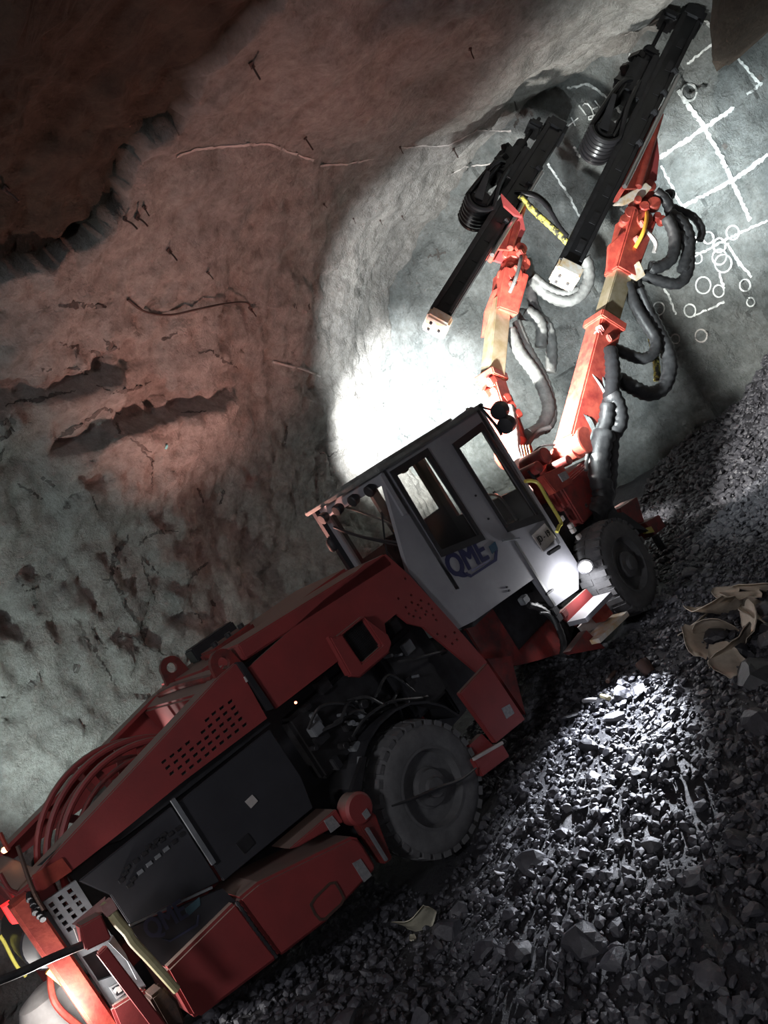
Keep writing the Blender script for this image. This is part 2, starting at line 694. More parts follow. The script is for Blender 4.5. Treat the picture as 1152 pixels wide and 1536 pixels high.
# the floor
def floor_z(x, y):
    p = Vector((x, y, 0))
    s, lat = p.dot(AX), p.dot(LT)
    z = 0.06 * fbm(p, 3, 0.9) + 0.02 * fbm(p + Vector((3, 3, 3)), 3, 5.0)
    z += 0.42 * sstep(-2.3, -4.6, lat) * sstep(-2.0, 2.0, s) + 0.9 * sstep(-2.2, -5.4, lat)     # muck against the right wall
    z += 0.75 * math.exp(-((s - 3.6) / 1.0) ** 2) * sstep(-2.4, -3.6, lat)                   # heap of rubbish and rock
    z += 0.9 * sstep(6.6, 9.2, s) * (0.35 + 0.65 * sstep(0.0, -3.5, lat))                       # broken rock below the face
    z += 0.62 * math.exp(-((x + 2.35) / 1.0) ** 2) * sstep(1.2, 0.1, y) * sstep(-1.9, -0.7, y)    # gravel heaped beside the tank
    return z


def under(p):
    return floor_z(p[0], p[1])


gv, gf, gb = [], [], []
xs = np.concatenate([np.arange(-9.5, -4, 0.3), np.arange(-4, 5, 0.06), np.arange(5, 11.6, 0.1)])
yg = np.concatenate([np.arange(-7.5, -5, 0.3), np.arange(-5, 1.5, 0.06), np.arange(1.5, 7.6, 0.15)])
for x in xs:
    for y in yg:
        p = Vector((float(x), float(y), 0))
        gv.append((float(x), float(y), floor_z(float(x), float(y)) + 0.035 * (ridge(p, 3, 3.5) - 0.4) - 0.01))
        gb.append(0.0)
ny = len(yg)
for i in range(len(xs) - 1):
    for j in range(ny - 1):
        gf.append((i * ny + j, (i + 1) * ny + j, (i + 1) * ny + j + 1, i * ny + j + 1))
me = bpy.data.meshes.new('floor')
me.from_pydata(gv, [], gf)
me.polygons.foreach_set('use_smooth', [True] * len(gf))
me.materials.append(MATS['gravel_floor'])
floor = bpy.data.objects.new('floor', me)
COL.objects.link(floor)
struct(floor, 'dark wet gravel tunnel floor strewn with broken rock', 'floor')

# one tree for placing things on rock
allv, allf = [], []
for vv, fc in ((v1, f1), (v2, f2), (v3, f3), (fv, ff)):
    o = len(allv)
    allv += vv
    allf += [tuple(i + o for i in q) for q in fc]
BV = BVHTree.FromPolygons(allv, allf)
BF = BVHTree.FromPolygons(gv, gf)
BFACE = BVHTree.FromPolygons(fv, ff)


def on_rock(u, v, tree=None):
    h = (tree or BV).ray_cast(CP, ray(u, v).normalized())
    p, n = h[0], h[1]
    if p is None:
        return None, None
    if n.dot(CP - p) < 0:
        n = -n
    return p, n


def ribbon(name, pix, width, material, parent, lift=0.012, tree=None, jitter=0.0, taper=False, step=5):
    """painted line or crack hugging the rock, a thin raised strip"""
    P = []
    for (a, b), (c, d) in zip(pix[:-1], pix[1:]):
        k = max(1, int(math.hypot(c - a, d - b) / step))
        for i in range(k):
            P.append((a + (c - a) * i / k, b + (d - b) * i / k))
    P.append(pix[-1])
    mb = MB()
    prev = None
    pts = []
    for u, v in P:
        p, n = on_rock(u + random.uniform(-jitter, jitter), v + random.uniform(-jitter, jitter), tree)
        if p is not None:
            pts.append((p, n))
    if len(pts) < 2:
        return
    k = len(pts)
    L_, R_ = [], []
    for i, (p, n) in enumerate(pts):
        t = (pts[min(i + 1, k - 1)][0] - pts[max(i - 1, 0)][0])
        if t.length < 1e-6:
            t = Vector((0, 0, 1))
        t.normalize()
        s = n.cross(t)
        if s.length < 1e-6:
            s = t.orthogonal()
        s.normalize()
        w = width * (random.uniform(0.6, 1.25) if jitter else random.uniform(0.75, 1.15))
        if taper:
            w *= (0.2 + 0.8 * math.sin(math.pi * (i + 0.5) / k)) * (0.5 + 0.9 * abs(noise.noise(p * 9)) * 2)
        L_.append(p + s * w / 2 + n * lift)
        R_.append(p - s * w / 2 + n * lift)
    for i in range(k):
        mb.v += [L_[i], R_[i], L_[i] - pts[i][1] * (lift + 0.02), R_[i] - pts[i][1] * (lift + 0.02)]
    for i in range(k - 1):
        a, b = i * 4, i * 4 + 4
        mb.f += [(a, b, b + 1, a + 1), (a + 2, b + 2, b, a), (a + 1, b + 1, b + 3, a + 3)]
    return mb.build(name, material, parent, smooth=False)


def circ(u, v, r, n=14):
    return [(u + r * math.cos(2 * math.pi * i / n), v + r * 1.1 * math.sin(2 * math.pi * i / n)) for i in range(n + 1)]


# ---- painted grid on the face
Z1 = lambda pts: [(600 + a / 2.087, b / 2.087) for a, b in pts]
Z2 = lambda pts: [(600 + a / 2.087, 380 + b / 2.087) for a, b in pts]
grid = [Z1([(570, 460), (710, 355)]), Z1([(815, 492), (930, 418), (1045, 338)]), Z1([(900, 200), (1000, 120)]), Z1([(1085, 295), (1135, 260)]),
        Z1([(870, 655), (1050, 560), (1152, 485)]), Z1([(900, 815), (1040, 740), (1152, 690)]), Z1([(640, 640), (700, 590)]),
        Z1([(945, 50), (1030, 155), (1130, 265)]), Z1([(870, 285), (940, 380), (1010, 500), (1060, 610), (1095, 690)]),
        Z1([(818, 520), (880, 640), (930, 760)]), Z1([(590, 262), (640, 300), (700, 360)]), Z1([(462, 510), (520, 600), (572, 692)]),
        Z1([(1025, 762), (1065, 835)]), Z2([(810, 80), (840, 130), (865, 192)]), Z2([(920, 195), (965, 175), (1015, 152)]),
        Z1([(545, 458), (565, 495)]), Z2([(1040, 0), (1100, 75)]), Z1([(715, 172), (760, 180), (800, 195)]), Z2([(1000, 60), (1015, 110)]),
        Z1([(525, 275), (560, 270), (592, 262)]), Z1([(690, 650), (710, 680)])]
for i, l in enumerate(grid):
    ribbon('grid_line', l, 0.036 if i not in (8, 4, 1) else 0.06, 'chalk', wall_back, tree=BFACE, jitter=1.1, step=3)
for u, v, r in [(905, 290, 24), (1042, 728, 20), (1000, 768, 20), (965, 745, 16), (1000, 805, 22)]:
    ribbon('hole_mark', circ(600 + u / 2.087, v / 2.087, r / 2.087), 0.026, 'chalk', wall_back, tree=BFACE, step=4)
for u, v, r in [(950, 100, 24), (998, 118, 17), (1080, 100, 17), (810, 173, 18), (908, 179, 18), (943, 258, 18), (1012, 32, 26), (862, 268, 14), (1098, 152, 12), (930, 15, 16)]:
    ribbon('hole_mark', circ(600 + u / 2.087, 380 + v / 2.087, r / 2.087), 0.024, 'chalk' if v < 200 else 'chalk_faint', wall_back, tree=BFACE, step=4)
B6 = lambda pts: [(640 + p / 3.6, 150 + q / 3.6) for p, q in pts]
for st in [[(765, 140), (818, 98)], [(780, 92), (803, 140)], [(820, 28), (862, 84)], [(840, 34), (852, 18), (872, 22), (890, 45), (900, 78), (893, 102), (876, 106), (874, 92), (892, 86), (938, 74)],
           [(896, 50), (925, 38)], [(908, 4), (945, 52), (972, 72)], [(958, 30), (968, 36)]]:
    ribbon('chalk_stroke', B6(st), 0.018, 'chalk', wall_back, tree=BFACE, step=2)
# drilled holes
for u, v in [(912, 288), (1038, 188), (1016, 458), (1127, 245)]:
    ribbon('drill_hole', [(600 + u / 2.087 - 3, v / 2.087 - 3), (600 + u / 2.087 + 3, v / 2.087 + 3)], 0.07, 'crack_shade', wall_back, tree=BFACE, lift=0.006, step=2)

# ---- painted guide lines, cracks and dark openings on the sprayed concrete; shaded relief painted as dark strips too
for l in [Z1([(0, 462), (80, 456), (150, 455), (200, 430), (240, 408), (350, 410)]), Z1([(150, 552), (200, 522), (295, 512)]), [(265, 235), (290, 224), (340, 219), (400, 215), (470, 240)], [(480, 248), (520, 246), (560, 238)],
          Z1([(700, 110), (780, 75), (860, 30)])]:
    ribbon('guide_line', l, 0.03, 'chalk_faint', wall_left, jitter=0.8, lift=0.008)
Q3 = lambda pts: [(a / 2.504, 700 + b / 2.504) for a, b in pts]
Q2 = lambda pts: [(a / 2.057, 380 + b / 2.057) for a, b in pts]
crack_shades = [(Q3([(478, 258), (484, 278), (440, 310), (425, 350), (415, 400)]), 0.10), (Q3([(385, 425), (420, 420), (455, 480), (480, 540), (515, 580), (530, 630), (545, 670)]), 0.085), (Q3([(425, 330), (440, 360), (410, 430)]), 0.14), (Q3([(518, 590), (545, 610), (530, 660)]), 0.11),
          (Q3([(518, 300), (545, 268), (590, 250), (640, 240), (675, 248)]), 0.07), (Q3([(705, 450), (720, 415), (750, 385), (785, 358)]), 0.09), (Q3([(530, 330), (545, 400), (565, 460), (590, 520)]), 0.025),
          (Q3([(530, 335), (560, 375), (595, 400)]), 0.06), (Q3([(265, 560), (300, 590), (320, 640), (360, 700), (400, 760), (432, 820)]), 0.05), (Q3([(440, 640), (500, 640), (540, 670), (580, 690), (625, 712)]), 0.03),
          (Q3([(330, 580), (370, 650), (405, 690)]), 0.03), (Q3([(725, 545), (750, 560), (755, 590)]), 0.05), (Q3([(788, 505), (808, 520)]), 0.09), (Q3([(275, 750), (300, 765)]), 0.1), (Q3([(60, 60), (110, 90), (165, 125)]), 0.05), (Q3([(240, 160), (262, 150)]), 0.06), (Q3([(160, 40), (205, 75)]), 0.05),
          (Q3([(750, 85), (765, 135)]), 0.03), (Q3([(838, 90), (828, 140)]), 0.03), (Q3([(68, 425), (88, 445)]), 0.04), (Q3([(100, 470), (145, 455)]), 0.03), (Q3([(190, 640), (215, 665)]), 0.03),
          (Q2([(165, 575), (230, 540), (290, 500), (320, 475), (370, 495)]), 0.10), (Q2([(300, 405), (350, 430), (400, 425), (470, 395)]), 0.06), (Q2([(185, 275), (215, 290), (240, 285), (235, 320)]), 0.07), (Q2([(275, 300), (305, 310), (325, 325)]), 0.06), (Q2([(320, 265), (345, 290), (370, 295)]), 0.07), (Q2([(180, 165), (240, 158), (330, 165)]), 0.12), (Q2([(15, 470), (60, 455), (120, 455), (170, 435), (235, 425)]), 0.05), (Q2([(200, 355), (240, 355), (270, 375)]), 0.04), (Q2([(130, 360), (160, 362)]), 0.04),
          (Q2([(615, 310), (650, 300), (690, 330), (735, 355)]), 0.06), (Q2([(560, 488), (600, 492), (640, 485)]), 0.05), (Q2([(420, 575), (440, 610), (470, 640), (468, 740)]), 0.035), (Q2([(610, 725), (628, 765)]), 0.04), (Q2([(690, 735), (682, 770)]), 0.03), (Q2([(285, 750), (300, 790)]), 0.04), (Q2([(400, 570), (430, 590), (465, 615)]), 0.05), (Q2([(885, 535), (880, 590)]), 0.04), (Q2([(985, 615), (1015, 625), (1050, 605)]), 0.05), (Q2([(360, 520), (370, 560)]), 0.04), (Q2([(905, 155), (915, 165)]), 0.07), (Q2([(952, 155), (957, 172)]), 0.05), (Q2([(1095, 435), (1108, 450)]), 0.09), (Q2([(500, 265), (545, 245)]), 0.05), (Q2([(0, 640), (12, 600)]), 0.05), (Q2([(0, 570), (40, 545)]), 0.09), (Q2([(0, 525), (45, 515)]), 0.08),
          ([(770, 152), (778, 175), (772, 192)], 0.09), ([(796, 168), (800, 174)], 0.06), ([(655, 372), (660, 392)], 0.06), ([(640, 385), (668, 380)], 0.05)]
for l, w in crack_shades:
    ribbon('crack_shade', l, w * 0.75, 'crack_shade', wall_left, jitter=1.6, taper=len(l) > 2, lift=0.004, step=3)

# ---- bolts in the rock and a wire
bolt_px = [(205, 325, 'pair of bolts', 1), (186, 328, '', 1), (253, 376, '', 1), (377, 96, '', 1), (457, 206, '', 1), (680, 223, '', 1), (530, 327, '', .6), (603, 324, '', .6), (216, 310, '', .7), (375, 462, '', 1), (705, 72, '', .8), (8, 285, '', 1), (570, 330, '', .6), (311, 408, '', .7), (485, 306, '', .5), (600, 220, '', .7)]
bolt_lab = ['rusty bolt end hanging below two others near the dark rock edge', 'rusty bolt end left of its neighbour at the dark rock edge', 'rusty bolt end with a bent plate above the long wire', 'rusty bolt end high on the roof near the top edge', 'rusty bolt end in the middle of the brown lit roof', 'rusty bolt end beside the faint painted line near the left drill', 'small bolt end in the pink lit wall, left of a similar one', 'small bolt end where the pink light turns white', 'short stub directly above the hanging bolt at the dark rock edge', 'bolt end at the right end of the long wire on the wall', 'bolt end on the pale roof near the top middle', 'bolt end in the dark rock at the left edge', 'tiny stub between two small bolts on the pink lit wall', 'short peg above the middle of the long wall wire', 'tiny peg on the brown wall below the faint painted line', 'small peg at the start of the faint painted line']
for (u, v, _, sc), lb in zip(bolt_px, bolt_lab):
    sc *= 0.62
    p, n = on_rock(u, v)
    if p is None:
        continue
    t = (n * 0.8 + Vector((0, 0, -0.6))).normalized()
    mb = MB()
    mb.tube([p - n * 0.03, p + t * 0.13 * sc, p + t * 0.2 * sc + Vector((0, 0, -0.06 * sc))], 0.016 * sc, 6)
    mb.beam(p + n * 0.012 - n.orthogonal().normalized() * 0.05 * sc, p + n * 0.012 + n.orthogonal().normalized() * 0.05 * sc, 0.07 * sc, 0.014, n)
    tag(mb.build('rock_bolt', 'rust_bolt'), lb, 'bolt', 'bolt ends in the tunnel roof and wall')
wp = []
for i, (u, v) in enumerate([(190, 449), (215, 466), (250, 470), (290, 463), (330, 457), (365, 453), (378, 468)]):
    p, n = on_rock(u, v)
    wp.append(p + n * (0.05 if 0 < i < 6 else 0.01))
tag(MB().tube(wp, 0.013, 6).build('wall_wire', 'rust_bolt'), 'thin rusty wire sagging between two bolts across the wall', 'wire')
p, n = on_rock(249, 670)
tag(MB().lathe(p - n * 0.005, n, [(0, 0.03), (0.015, 0.03), (0.02, 0.02)], 10).build('survey_marker', 'screen_tag'), 'tiny turquoise survey dot on the grey wall', 'marker')
wp = []
for i, (u, v) in enumerate([(408, 540), (430, 549), (452, 555), (478, 564)]):
    p, n = on_rock(u, v)
    wp.append(p + n * 0.03)
tag(MB().tube(wp, 0.018, 6).build('bar_end', 'chalk_faint'), 'short pale rod lying against the pink lit wall', 'rod')


# ------------------------------------------------------------------ THE DRILLING MACHINE
J = empty('drilling_jumbo', (0.6, 0.95, 0.0))
tag(J, 'red two-boom rock drilling machine with a white cab, standing in the tunnel', 'drilling machine')
VW = 1.95           # width of the machine (y from 0 to VW)

# ---- chassis
mb = MB()
mb.box((-2.45, 0.55, 0.55), (1.15, 1.5, 1.15))
mb.box((0.95, 0.45, 0.62), (4.75, 1.6, 1.2))
mb.box((2.55, 0.35, 1.0), (4.6, 1.7, 1.62))
chassis = mb.build('chassis', 'dark_metal', J, bevel=0.02)
for x in (0.0, 3.7):
    MB().cyl((x, 0.1, 0.55), (x, VW - 0.1, 0.55), 0.13).build('axle', 'dark_metal', chassis)
MB().box((-0.5, 0.45, 0.75), (0.6, 0.6, 0.95)).build('frame_rail', 'red_dirty', chassis, bevel=0.01)


# ---- wheels
def wheel(c, r, side, tilt=0.0):
    """side -1: outer face towards -y"""
    w = empty('wheel', c)
    put(w, J)
    ax = Vector((math.sin(tilt), side * math.cos(tilt), 0))
    hw = 0.19
    prof = [(-hw, r * 0.58), (-hw, r * 0.80), (-hw * 0.86, r * 0.93), (-hw * 0.55, r * 0.985), (hw * 0.55, r * 0.985), (hw * 0.84, r * 0.93), (hw * 0.98, r * 0.84), (hw * 1.04, r * 0.72), (hw * 0.98, r * 0.60), (hw * 0.6, r * 0.56)]
    t = MB()
    t.lathe(c, ax, prof, 64)
    u = Vector((1, 0, 0)) - ax * ax.x
    u.normalize()
    v = ax.cross(u)
    for k in range(30):
        an = 2 * math.pi * k / 30
        rd = u * math.cos(an) + v * math.sin(an)
        tg = -u * math.sin(an) + v * math.cos(an)
        for sg in (-1, 1):
            o = 0.5 * (sg + 1) * math.pi / 30
            rd2 = u * math.cos(an + o) + v * math.sin(an + o)
            p = Vector(c) + rd2 * r * 0.968
            t.beam(p + ax * sg * hw * 0.06, p + ax * sg * hw * 0.93 - rd2 * r * 0.035, 0.07, 0.042, rd2)
    t.build('tire', 'rubber', w, smooth=True)
    MB().lathe(c, ax, [(-0.12, r * 0.57), (hw * 0.55, r * 0.57), (hw * 1.0, r * 0.60), (hw * 1.0, r * 0.555), (hw * 0.8, r * 0.53), (hw * 0.45, r * 0.50), (hw * 0.40, r * 0.34), (hw * 0.40, 0.02)], 48).build('rim', 'rim_paint', w, smooth=True)
    MB().lathe(Vector(c) + ax * hw * 0.38, ax, [(0, r * 0.31), (0.05, r * 0.30), (0.06, r * 0.27), (0.10, r * 0.26), (0.11, r * 0.15), (0.15, r * 0.14), (0.155, 0.02)], 32).build('hub', 'rim_paint', w, smooth=True)
    for k in range(10):
        an = 2 * math.pi * k / 10
        p = Vector(c) + ax * (hw * 0.4) + (u * math.cos(an) + v * math.sin(an)) * r * 0.41
        MB().cyl(p, p + ax * 0.03, 0.017, 6).build('wheel_nut', 'dark_metal', w)
    return w


wheel((0.0, 0.16, 0.575), 0.545, -1)
wheel((3.72, 0.14, 0.57), 0.57, -1, 0.10)
wheel((0.0, VW - 0.16, 0.55), 0.545, 1)
wheel((3.72, VW - 0.16, 0.56), 0.57, 1, 0.10)
MB().tube([Y(588, 1209, -0.1), Y(625, 1196, -0.12), Y(655, 1183, -0.14), Y(690, 1170, -0.14), Y(714, 1152, -0.1)], lambda t: 0.008 + 0.011 * math.sin(math.pi * min(1, t * 1.05)), 6).build('dark_streak', 'black', J)  # thin black tube across the rear wheel

# ---- engine hood (near half): side panel with cut-outs, front strip perforated
zoom5 = lambda pts: [(380 + a / 2.743, 780 + b / 2.743) for a, b in pts]
zoom6 = lambda pts: [(180 + a / 2.743, 920 + b / 2.743) for a, b in pts]
zoom7 = lambda pts: [(a / 2.88, 1080 + b / 2.88) for a, b in pts]
zoom8 = lambda pts: [(380 + a / 2.618, 1040 + b / 2.618) for a, b in pts]
zoom3 = lambda pts: [(440 + a / 2.88, 580 + b / 2.88) for a, b in pts]
zoom4 = lambda pts: [(640 + a / 2.88, 640 + b / 2.88) for a, b in pts]
zb8 = lambda pts: [(a / 3.6, 1220 + b / 3.6) for a, b in pts]


def pixhole(u, v, ux, uy, vx, vy):
    return [(u, v), (u + ux, v + uy), (u + ux + vx, v + uy + vy), (u + vx, v + vy)]


hood_out = zoom5([(-20, 606), (95, 776), (350, 580), (385, 640), (440, 648), (560, 545), (540, 425), (590, 385), (640, 425), (700, 440), (745, 480), (925, 630), (962, 585), (800, 400), (640, 225), (545, 140), (460, 178)])
ph = []
for a, b in [(625, 240), (597, 322), (650, 308), (628, 358), (652, 338), (678, 348), (690, 330), (722, 345), (640, 385), (668, 372), (692, 362), (712, 375), (735, 365), (660, 395), (686, 402), (708, 388), (740, 390), (757, 468), (790, 478), (828, 462), (838, 492), (818, 508), (752, 410)]:
    ph.append(ys(zoom5(pixhole(a - 6, b, 7, -6, 7, 8)), 0.1))
hood = MB().plate(ys(hood_out, 0.1), 0.03, ph + [ys(zoom5([(368, 470), (455, 400), (530, 515), (445, 592)]), 0.1)]).build('hood_side_panel', 'red', J)
top_line = zoom5([(-20, 606), (-60, 520), (200, 350), (460, 178), (545, 140), (556, 158), (470, 200), (210, 376), (-30, 545)])
MB().plate(ys(zoom5([(-65, 512), (540, 138), (575, 185), (-30, 575)]), 0.1), 0.62).build('hood_top', 'red', hood, bevel=0.012)
# intake opening in the hood
fr_o = zoom5([(310, 476), (342, 482), (455, 392), (556, 470), (572, 505), (560, 545), (440, 645), (402, 642)])
fr_i = zoom5([(368, 474), (455, 404), (530, 515), (448, 588)])
MB().plate(ys(fr_o, 0.02), 0.075, [ys(fr_i, 0.02)]).build('intake_frame', 'red', hood, bevel=0.012)
mb = MB()
g0, g1, g2, g3 = [Vector(q) for q in ys(fr_i, 0.07)]
for k in range(1, 16):
    t = k / 16
    mb.beam(g0.lerp(g1, t), g3.lerp(g2, t), 0.006, 0.006, (0, 1, 0))
    mb.beam(g0.lerp(g3, t), g1.lerp(g2, t), 0.006, 0.006, (0, 1, 0))
mb.build('intake_grille', 'dark_metal', hood)
MB().plate(ys(fr_i, 0.16), 0.02).build('intake_screen', 'black', hood)
# far half of the hood
far_o = [Z(540, 815, 2.33), Z(551, 836, 2.16)]
zf = 2.32
mb = MB()
mb.hexa([(-0.75, 0.86, 1.7), (1.05, 0.86, 1.7), (1.05, VW, 1.7), (-0.75, VW, 1.7), (-0.75, 0.86, 2.36), (1.05, 0.86, 2.34), (1.05, VW, 2.34), (-0.75, VW, 2.36)])
hood_far = mb.build('hood_far_half', 'red', J, bevel=0.025)
MB().box((-0.72, 0.74, 1.7), (0.95, 0.84, 2.2)).build('hood_gap_strip', 'black', hood_far)
MB().box((-0.45, 1.55, 2.36), (0.05, 1.75, 2.5)).build('exhaust_box', 'black', hood_far, bevel=0.015)
MB().box((-0.5, 1.0, 2.355), (-0.05, 1.35, 2.43)).build('exhaust_plinth', 'red_dirty', hood_far, bevel=0.02)
for k in range(3):
    MB().cyl((-0.42 + 0.15 * k, 1.1, 2.43), (-0.42 + 0.15 * k, 1.1, 2.47), 0.03, 10).build('cap_bolt', 'black', hood_far)

# ---- lower front fender panels
MB().plate(ys(zoom5([(965, 588), (850, 712), (1000, 918), (1120, 820)]), -0.05), 0.06).build('fender_panel', 'red', J, bevel=0.008)
lf = MB().plate(ys(zoom5([(905, 985), (1025, 918), (1056, 972), (945, 1056)]), -0.08), 0.12).build('fender_foot', 'red', J, bevel=0.008)
MB().plate(ys(zoom5([(890, 925), (940, 880), (990, 930), (905, 985)]), 0.0), 0.06).build('fender_shelf', 'red', lf)
a, b = Y(*zoom5([(905, 985)])[0], -0.085), Y(*zoom5([(1025, 916)])[0], -0.085)
MB().beam(a, b, 0.02, 0.025).build('fender_edge', 'plate_white', lf)
MB().plate(ys(zoom5([(1022, 775), (1055, 757), (1075, 795), (1043, 818)]), -0.056), 0.006).build('fender_sticker', 'sticker', J)

# ---- tapered rear side plates
rp_out = zoom6([(-365, 1085)]) + [(50, 1322), (57, 1339), (108, 1306)] + zoom6([(0, 905), (250, 700), (605, 432), (480, 205), (410, 270)])
rp_out = [(47, 1320), (57, 1339), (108, 1306)] + zoom6([(0, 905), (250, 700), (605, 432), (480, 205), (410, 265)])
holes = []
rows = [[(455, 362), (468, 387), (481, 410), (497, 433), (514, 458)], [(420, 387), (435, 410), (452, 434), (467, 458), (483, 482)], [(388, 410), (405, 434), (420, 458), (436, 482), (452, 506)],
        [(360, 436), (373, 460), (388, 484), (404, 508), (421, 530)], [(344, 485), (358, 510), (373, 532), (389, 555)], [(327, 532), (343, 556), (360, 579)], [(280, 532), (297, 557), (312, 581), (328, 605)],
        [(248, 560), (264, 584), (280, 606), (296, 630)], [(216, 584), (232, 608), (248, 632), (264, 656)], [(182, 608), (198, 632), (214, 656)]]
for rw in rows:
    for a, b in rw:
        holes.append(ys(zoom6([(a - 13, b + 4), (a + 6, b - 11), (a + 12, b - 1), (a - 7, b + 13)]), 0.1))
rear_plate = MB().plate(ys(rp_out, 0.1), 0.025, holes).build('rear_side_plate', 'red', J, label='tapered red plate with rows of square holes')
# top flange
fl = MB()
UPY = Vector((0, 0.027, 0.006))
pa, pb = Y(47, 1320, 0.1) + UPY, Y(*zoom6([(480, 205)])[0], 0.1) + UPY
pm = Y(*zoom6([(410, 265)])[0], 0.1) + UPY
for p, q in ((pa, pm), (pm, pb)):
    fl.hexa([p + Vector((0, 0, -0.03)), q + Vector((0, 0, -0.03)), q + Vector((0, 0.2, -0.03)), p + Vector((0, 0.2, -0.03)), p, q, q + Vector((0, 0.2, 0)), p + Vector((0, 0.2, 0))])
fl.build('top_flange', 'red', rear_plate)
MB().plate(ys(zb8([(175, 335), (335, 240), (388, 312), (212, 432)]), 0.085), 0.016).build('flange_end', 'boom_red', rear_plate)
MB().plate(ys(zoom6([(-340, 1040), (0, 745), (410, 300), (480, 235), (620, 455), (265, 735), (0, 935)]), 0.15), 0.02).build('plate_backing', 'black', rear_plate)
# far side plate
dy = Vector((0, 1.68, 0))
fp = [p + dy for p in ys([(47, 1320), (57, 1339), (108, 1306)] + zoom6([(250, 700), (605, 432), (480, 205), (410, 265)]), 0.1)]
rear_far = MB().plate(fp, 0.03).build('rear_far_plate', 'red', J)
fl = MB()
for p, q in ((pa, pm), (pm, pb)):
    p, q = p + dy - Vector((0, 0.15, 0)), q + dy - Vector((0, 0.15, 0))
    fl.hexa([p + Vector((0, 0, -0.03)), q + Vector((0, 0, -0.03)), q + Vector((0, 0.2, -0.03)), p + Vector((0, 0.2, -0.03)), p, q, q + Vector((0, 0.2, 0)), p + Vector((0, 0.2, 0))])
fl.build('top_flange', 'red', rear_far)
# cross members and cover ahead of the reel
MB().hexa([(-0.98, 0.3, 1.9), (-0.76, 0.3, 1.9), (-0.76, 1.75, 1.9), (-0.98, 1.75, 1.9), (-1.05, 0.3, 2.28), (-0.76, 0.3, 2.36), (-0.76, 1.75, 2.36), (-1.05, 1.75, 2.28)]).build('reel_cover', 'red', J, bevel=0.02)
MB().box((-2.45, 0.3, 1.15), (-0.8, 1.75, 1.3)).build('reel_tray', 'red_dirty', J)
MB().box((-2.66, 0.12, 1.84), (-2.48, 1.82, 2.02)).build('rear_cross_beam', 'red', J, bevel=0.015)
# gap seal between hood and rear plate
MB().plate(ys(zoom6([(480, 200), (505, 200), (635, 392), (612, 400)]), 0.07), 0.05).build('hood_seal', 'black', J)
MB().plate(ys(zoom6([(510, 262), (526, 252), (538, 274), (520, 284)]), 0.092), 0.008).build('rating_sticker', 'plate_white', J)


# ---- lifting lugs
def lug(c):
    out, hole = [], []
    for k in range(9):
        an = math.pi * k / 8
        out.append(c + Vector((0.105 * math.cos(an), 0, 0.105 * math.sin(an))))
    out += [c + Vector((-0.13, 0, -0.16)), c + Vector((0.13, 0, -0.16))]
    for k in range(14):
        an = 2 * math.pi * k / 14
        hole.append(c + Vector((0.048 * math.cos(an), 0, 0.048 * math.sin(an))))
    MB().plate(out, 0.05, [hole]).build('lifting_lug', 'red_dirty', J)


lug(Y(336, 994, 0.16))
lug(Y(258, 1001, 1.55))
MB().tube([(-0.92, 0.25, 2.33), (-0.92, 0.9, 2.35), (-0.92, 1.5, 2.33)], 0.03, 8).build('lug_bar', 'red_dirty', J)

# ---- cable reel
RC = Vector((-1.74, 0.0, 1.60))
reel = empty('cable_reel', RC + Vector((0, 1.1, 0)))
put(reel, J)
for y, r in ((0.62, 0.66), (0.92, 0.69), (1.28, 0.69)):
    ring = [RC + Vector((r * math.cos(2 * math.pi * k / 56), y, r * math.sin(2 * math.pi * k / 56))) for k in range(57)]
    MB().tube(ring, 0.024, 8, smooth_path=False).build('reel_rim', 'red', reel)
for y, r in ((0.66, 0.56), (1.26, 0.56)):
    ring = [RC + Vector((r * math.cos(2 * math.pi * k / 48), y, r * math.sin(2 * math.pi * k / 48))) for k in range(49)]
    MB().tube(ring, 0.018, 8, smooth_path=False).build('inner_rim', 'red_dirty', reel)
for y in (0.66, 1.26):
    for k in range(12):
        an = 2 * math.pi * (k + 0.3) / 12
        dv = Vector((math.cos(an), 0, math.sin(an)))
        MB().beam(RC + dv * 0.12 + Vector((0, y, 0)), RC + dv * 0.67 + Vector((0, y, 0)), 0.05, 0.02, (0, 1, 0)).build('spoke', 'red_dirty', reel)
MB().cyl(RC + Vector((0, 0.6, 0)), RC + Vector((0, 1.35, 0)), 0.2, 24).build('drum', 'dark_metal', reel)
MB().cyl(RC + Vector((0, 0.72, 0)), RC + Vector((0, 1.2, 0)), 0.44, 32).build('wound_cable', 'hose', reel)

# ---- engine bay: dark machinery behind the panels
bay = MB().box((-2.35, 0.42, 1.1), (1.1, 0.55, 1.86)).build('bay_wall', 'black', J)
MB().box((-0.62, 0.25, 1.15), (0.28, 0.42, 1.72)).build('engine_block', 'dark_metal', bay, bevel=0.03)
MB().box((0.4, 0.22, 0.95), (0.85, 0.45, 1.65)).build('filter_housing', 'black', bay, bevel=0.04)
rng = random.Random(4)
for k in range(14):
    x, z = rng.uniform(-0.65, 0.75), rng.uniform(1.12, 1.72)
    w, h = rng.uniform(0.04, 0.13), rng.uniform(0.04, 0.12)
    MB().box((x, 0.14 + rng.uniform(0, 0.08), z), (x + w, 0.3, z + h)).build('valve_block', rng.choice(['dark_metal', 'black', 'dark_metal', 'grey_paint']), bay, bevel=0.006)
for k in range(9):
    x, z = rng.uniform(-0.6, 0.5), rng.uniform(1.2, 1.7)
    MB().tube([(x, 0.2, z), (x + rng.uniform(0.05, 0.2), 0.1, z + rng.uniform(-0.1, 0.1)), (x + rng.uniform(0.2, 0.5), 0.14, z + rng.uniform(-0.25, 0.1)), (x + 0.5, 0.25, z - 0.25)], 0.014, 6).build('engine_hose', 'hose', bay)
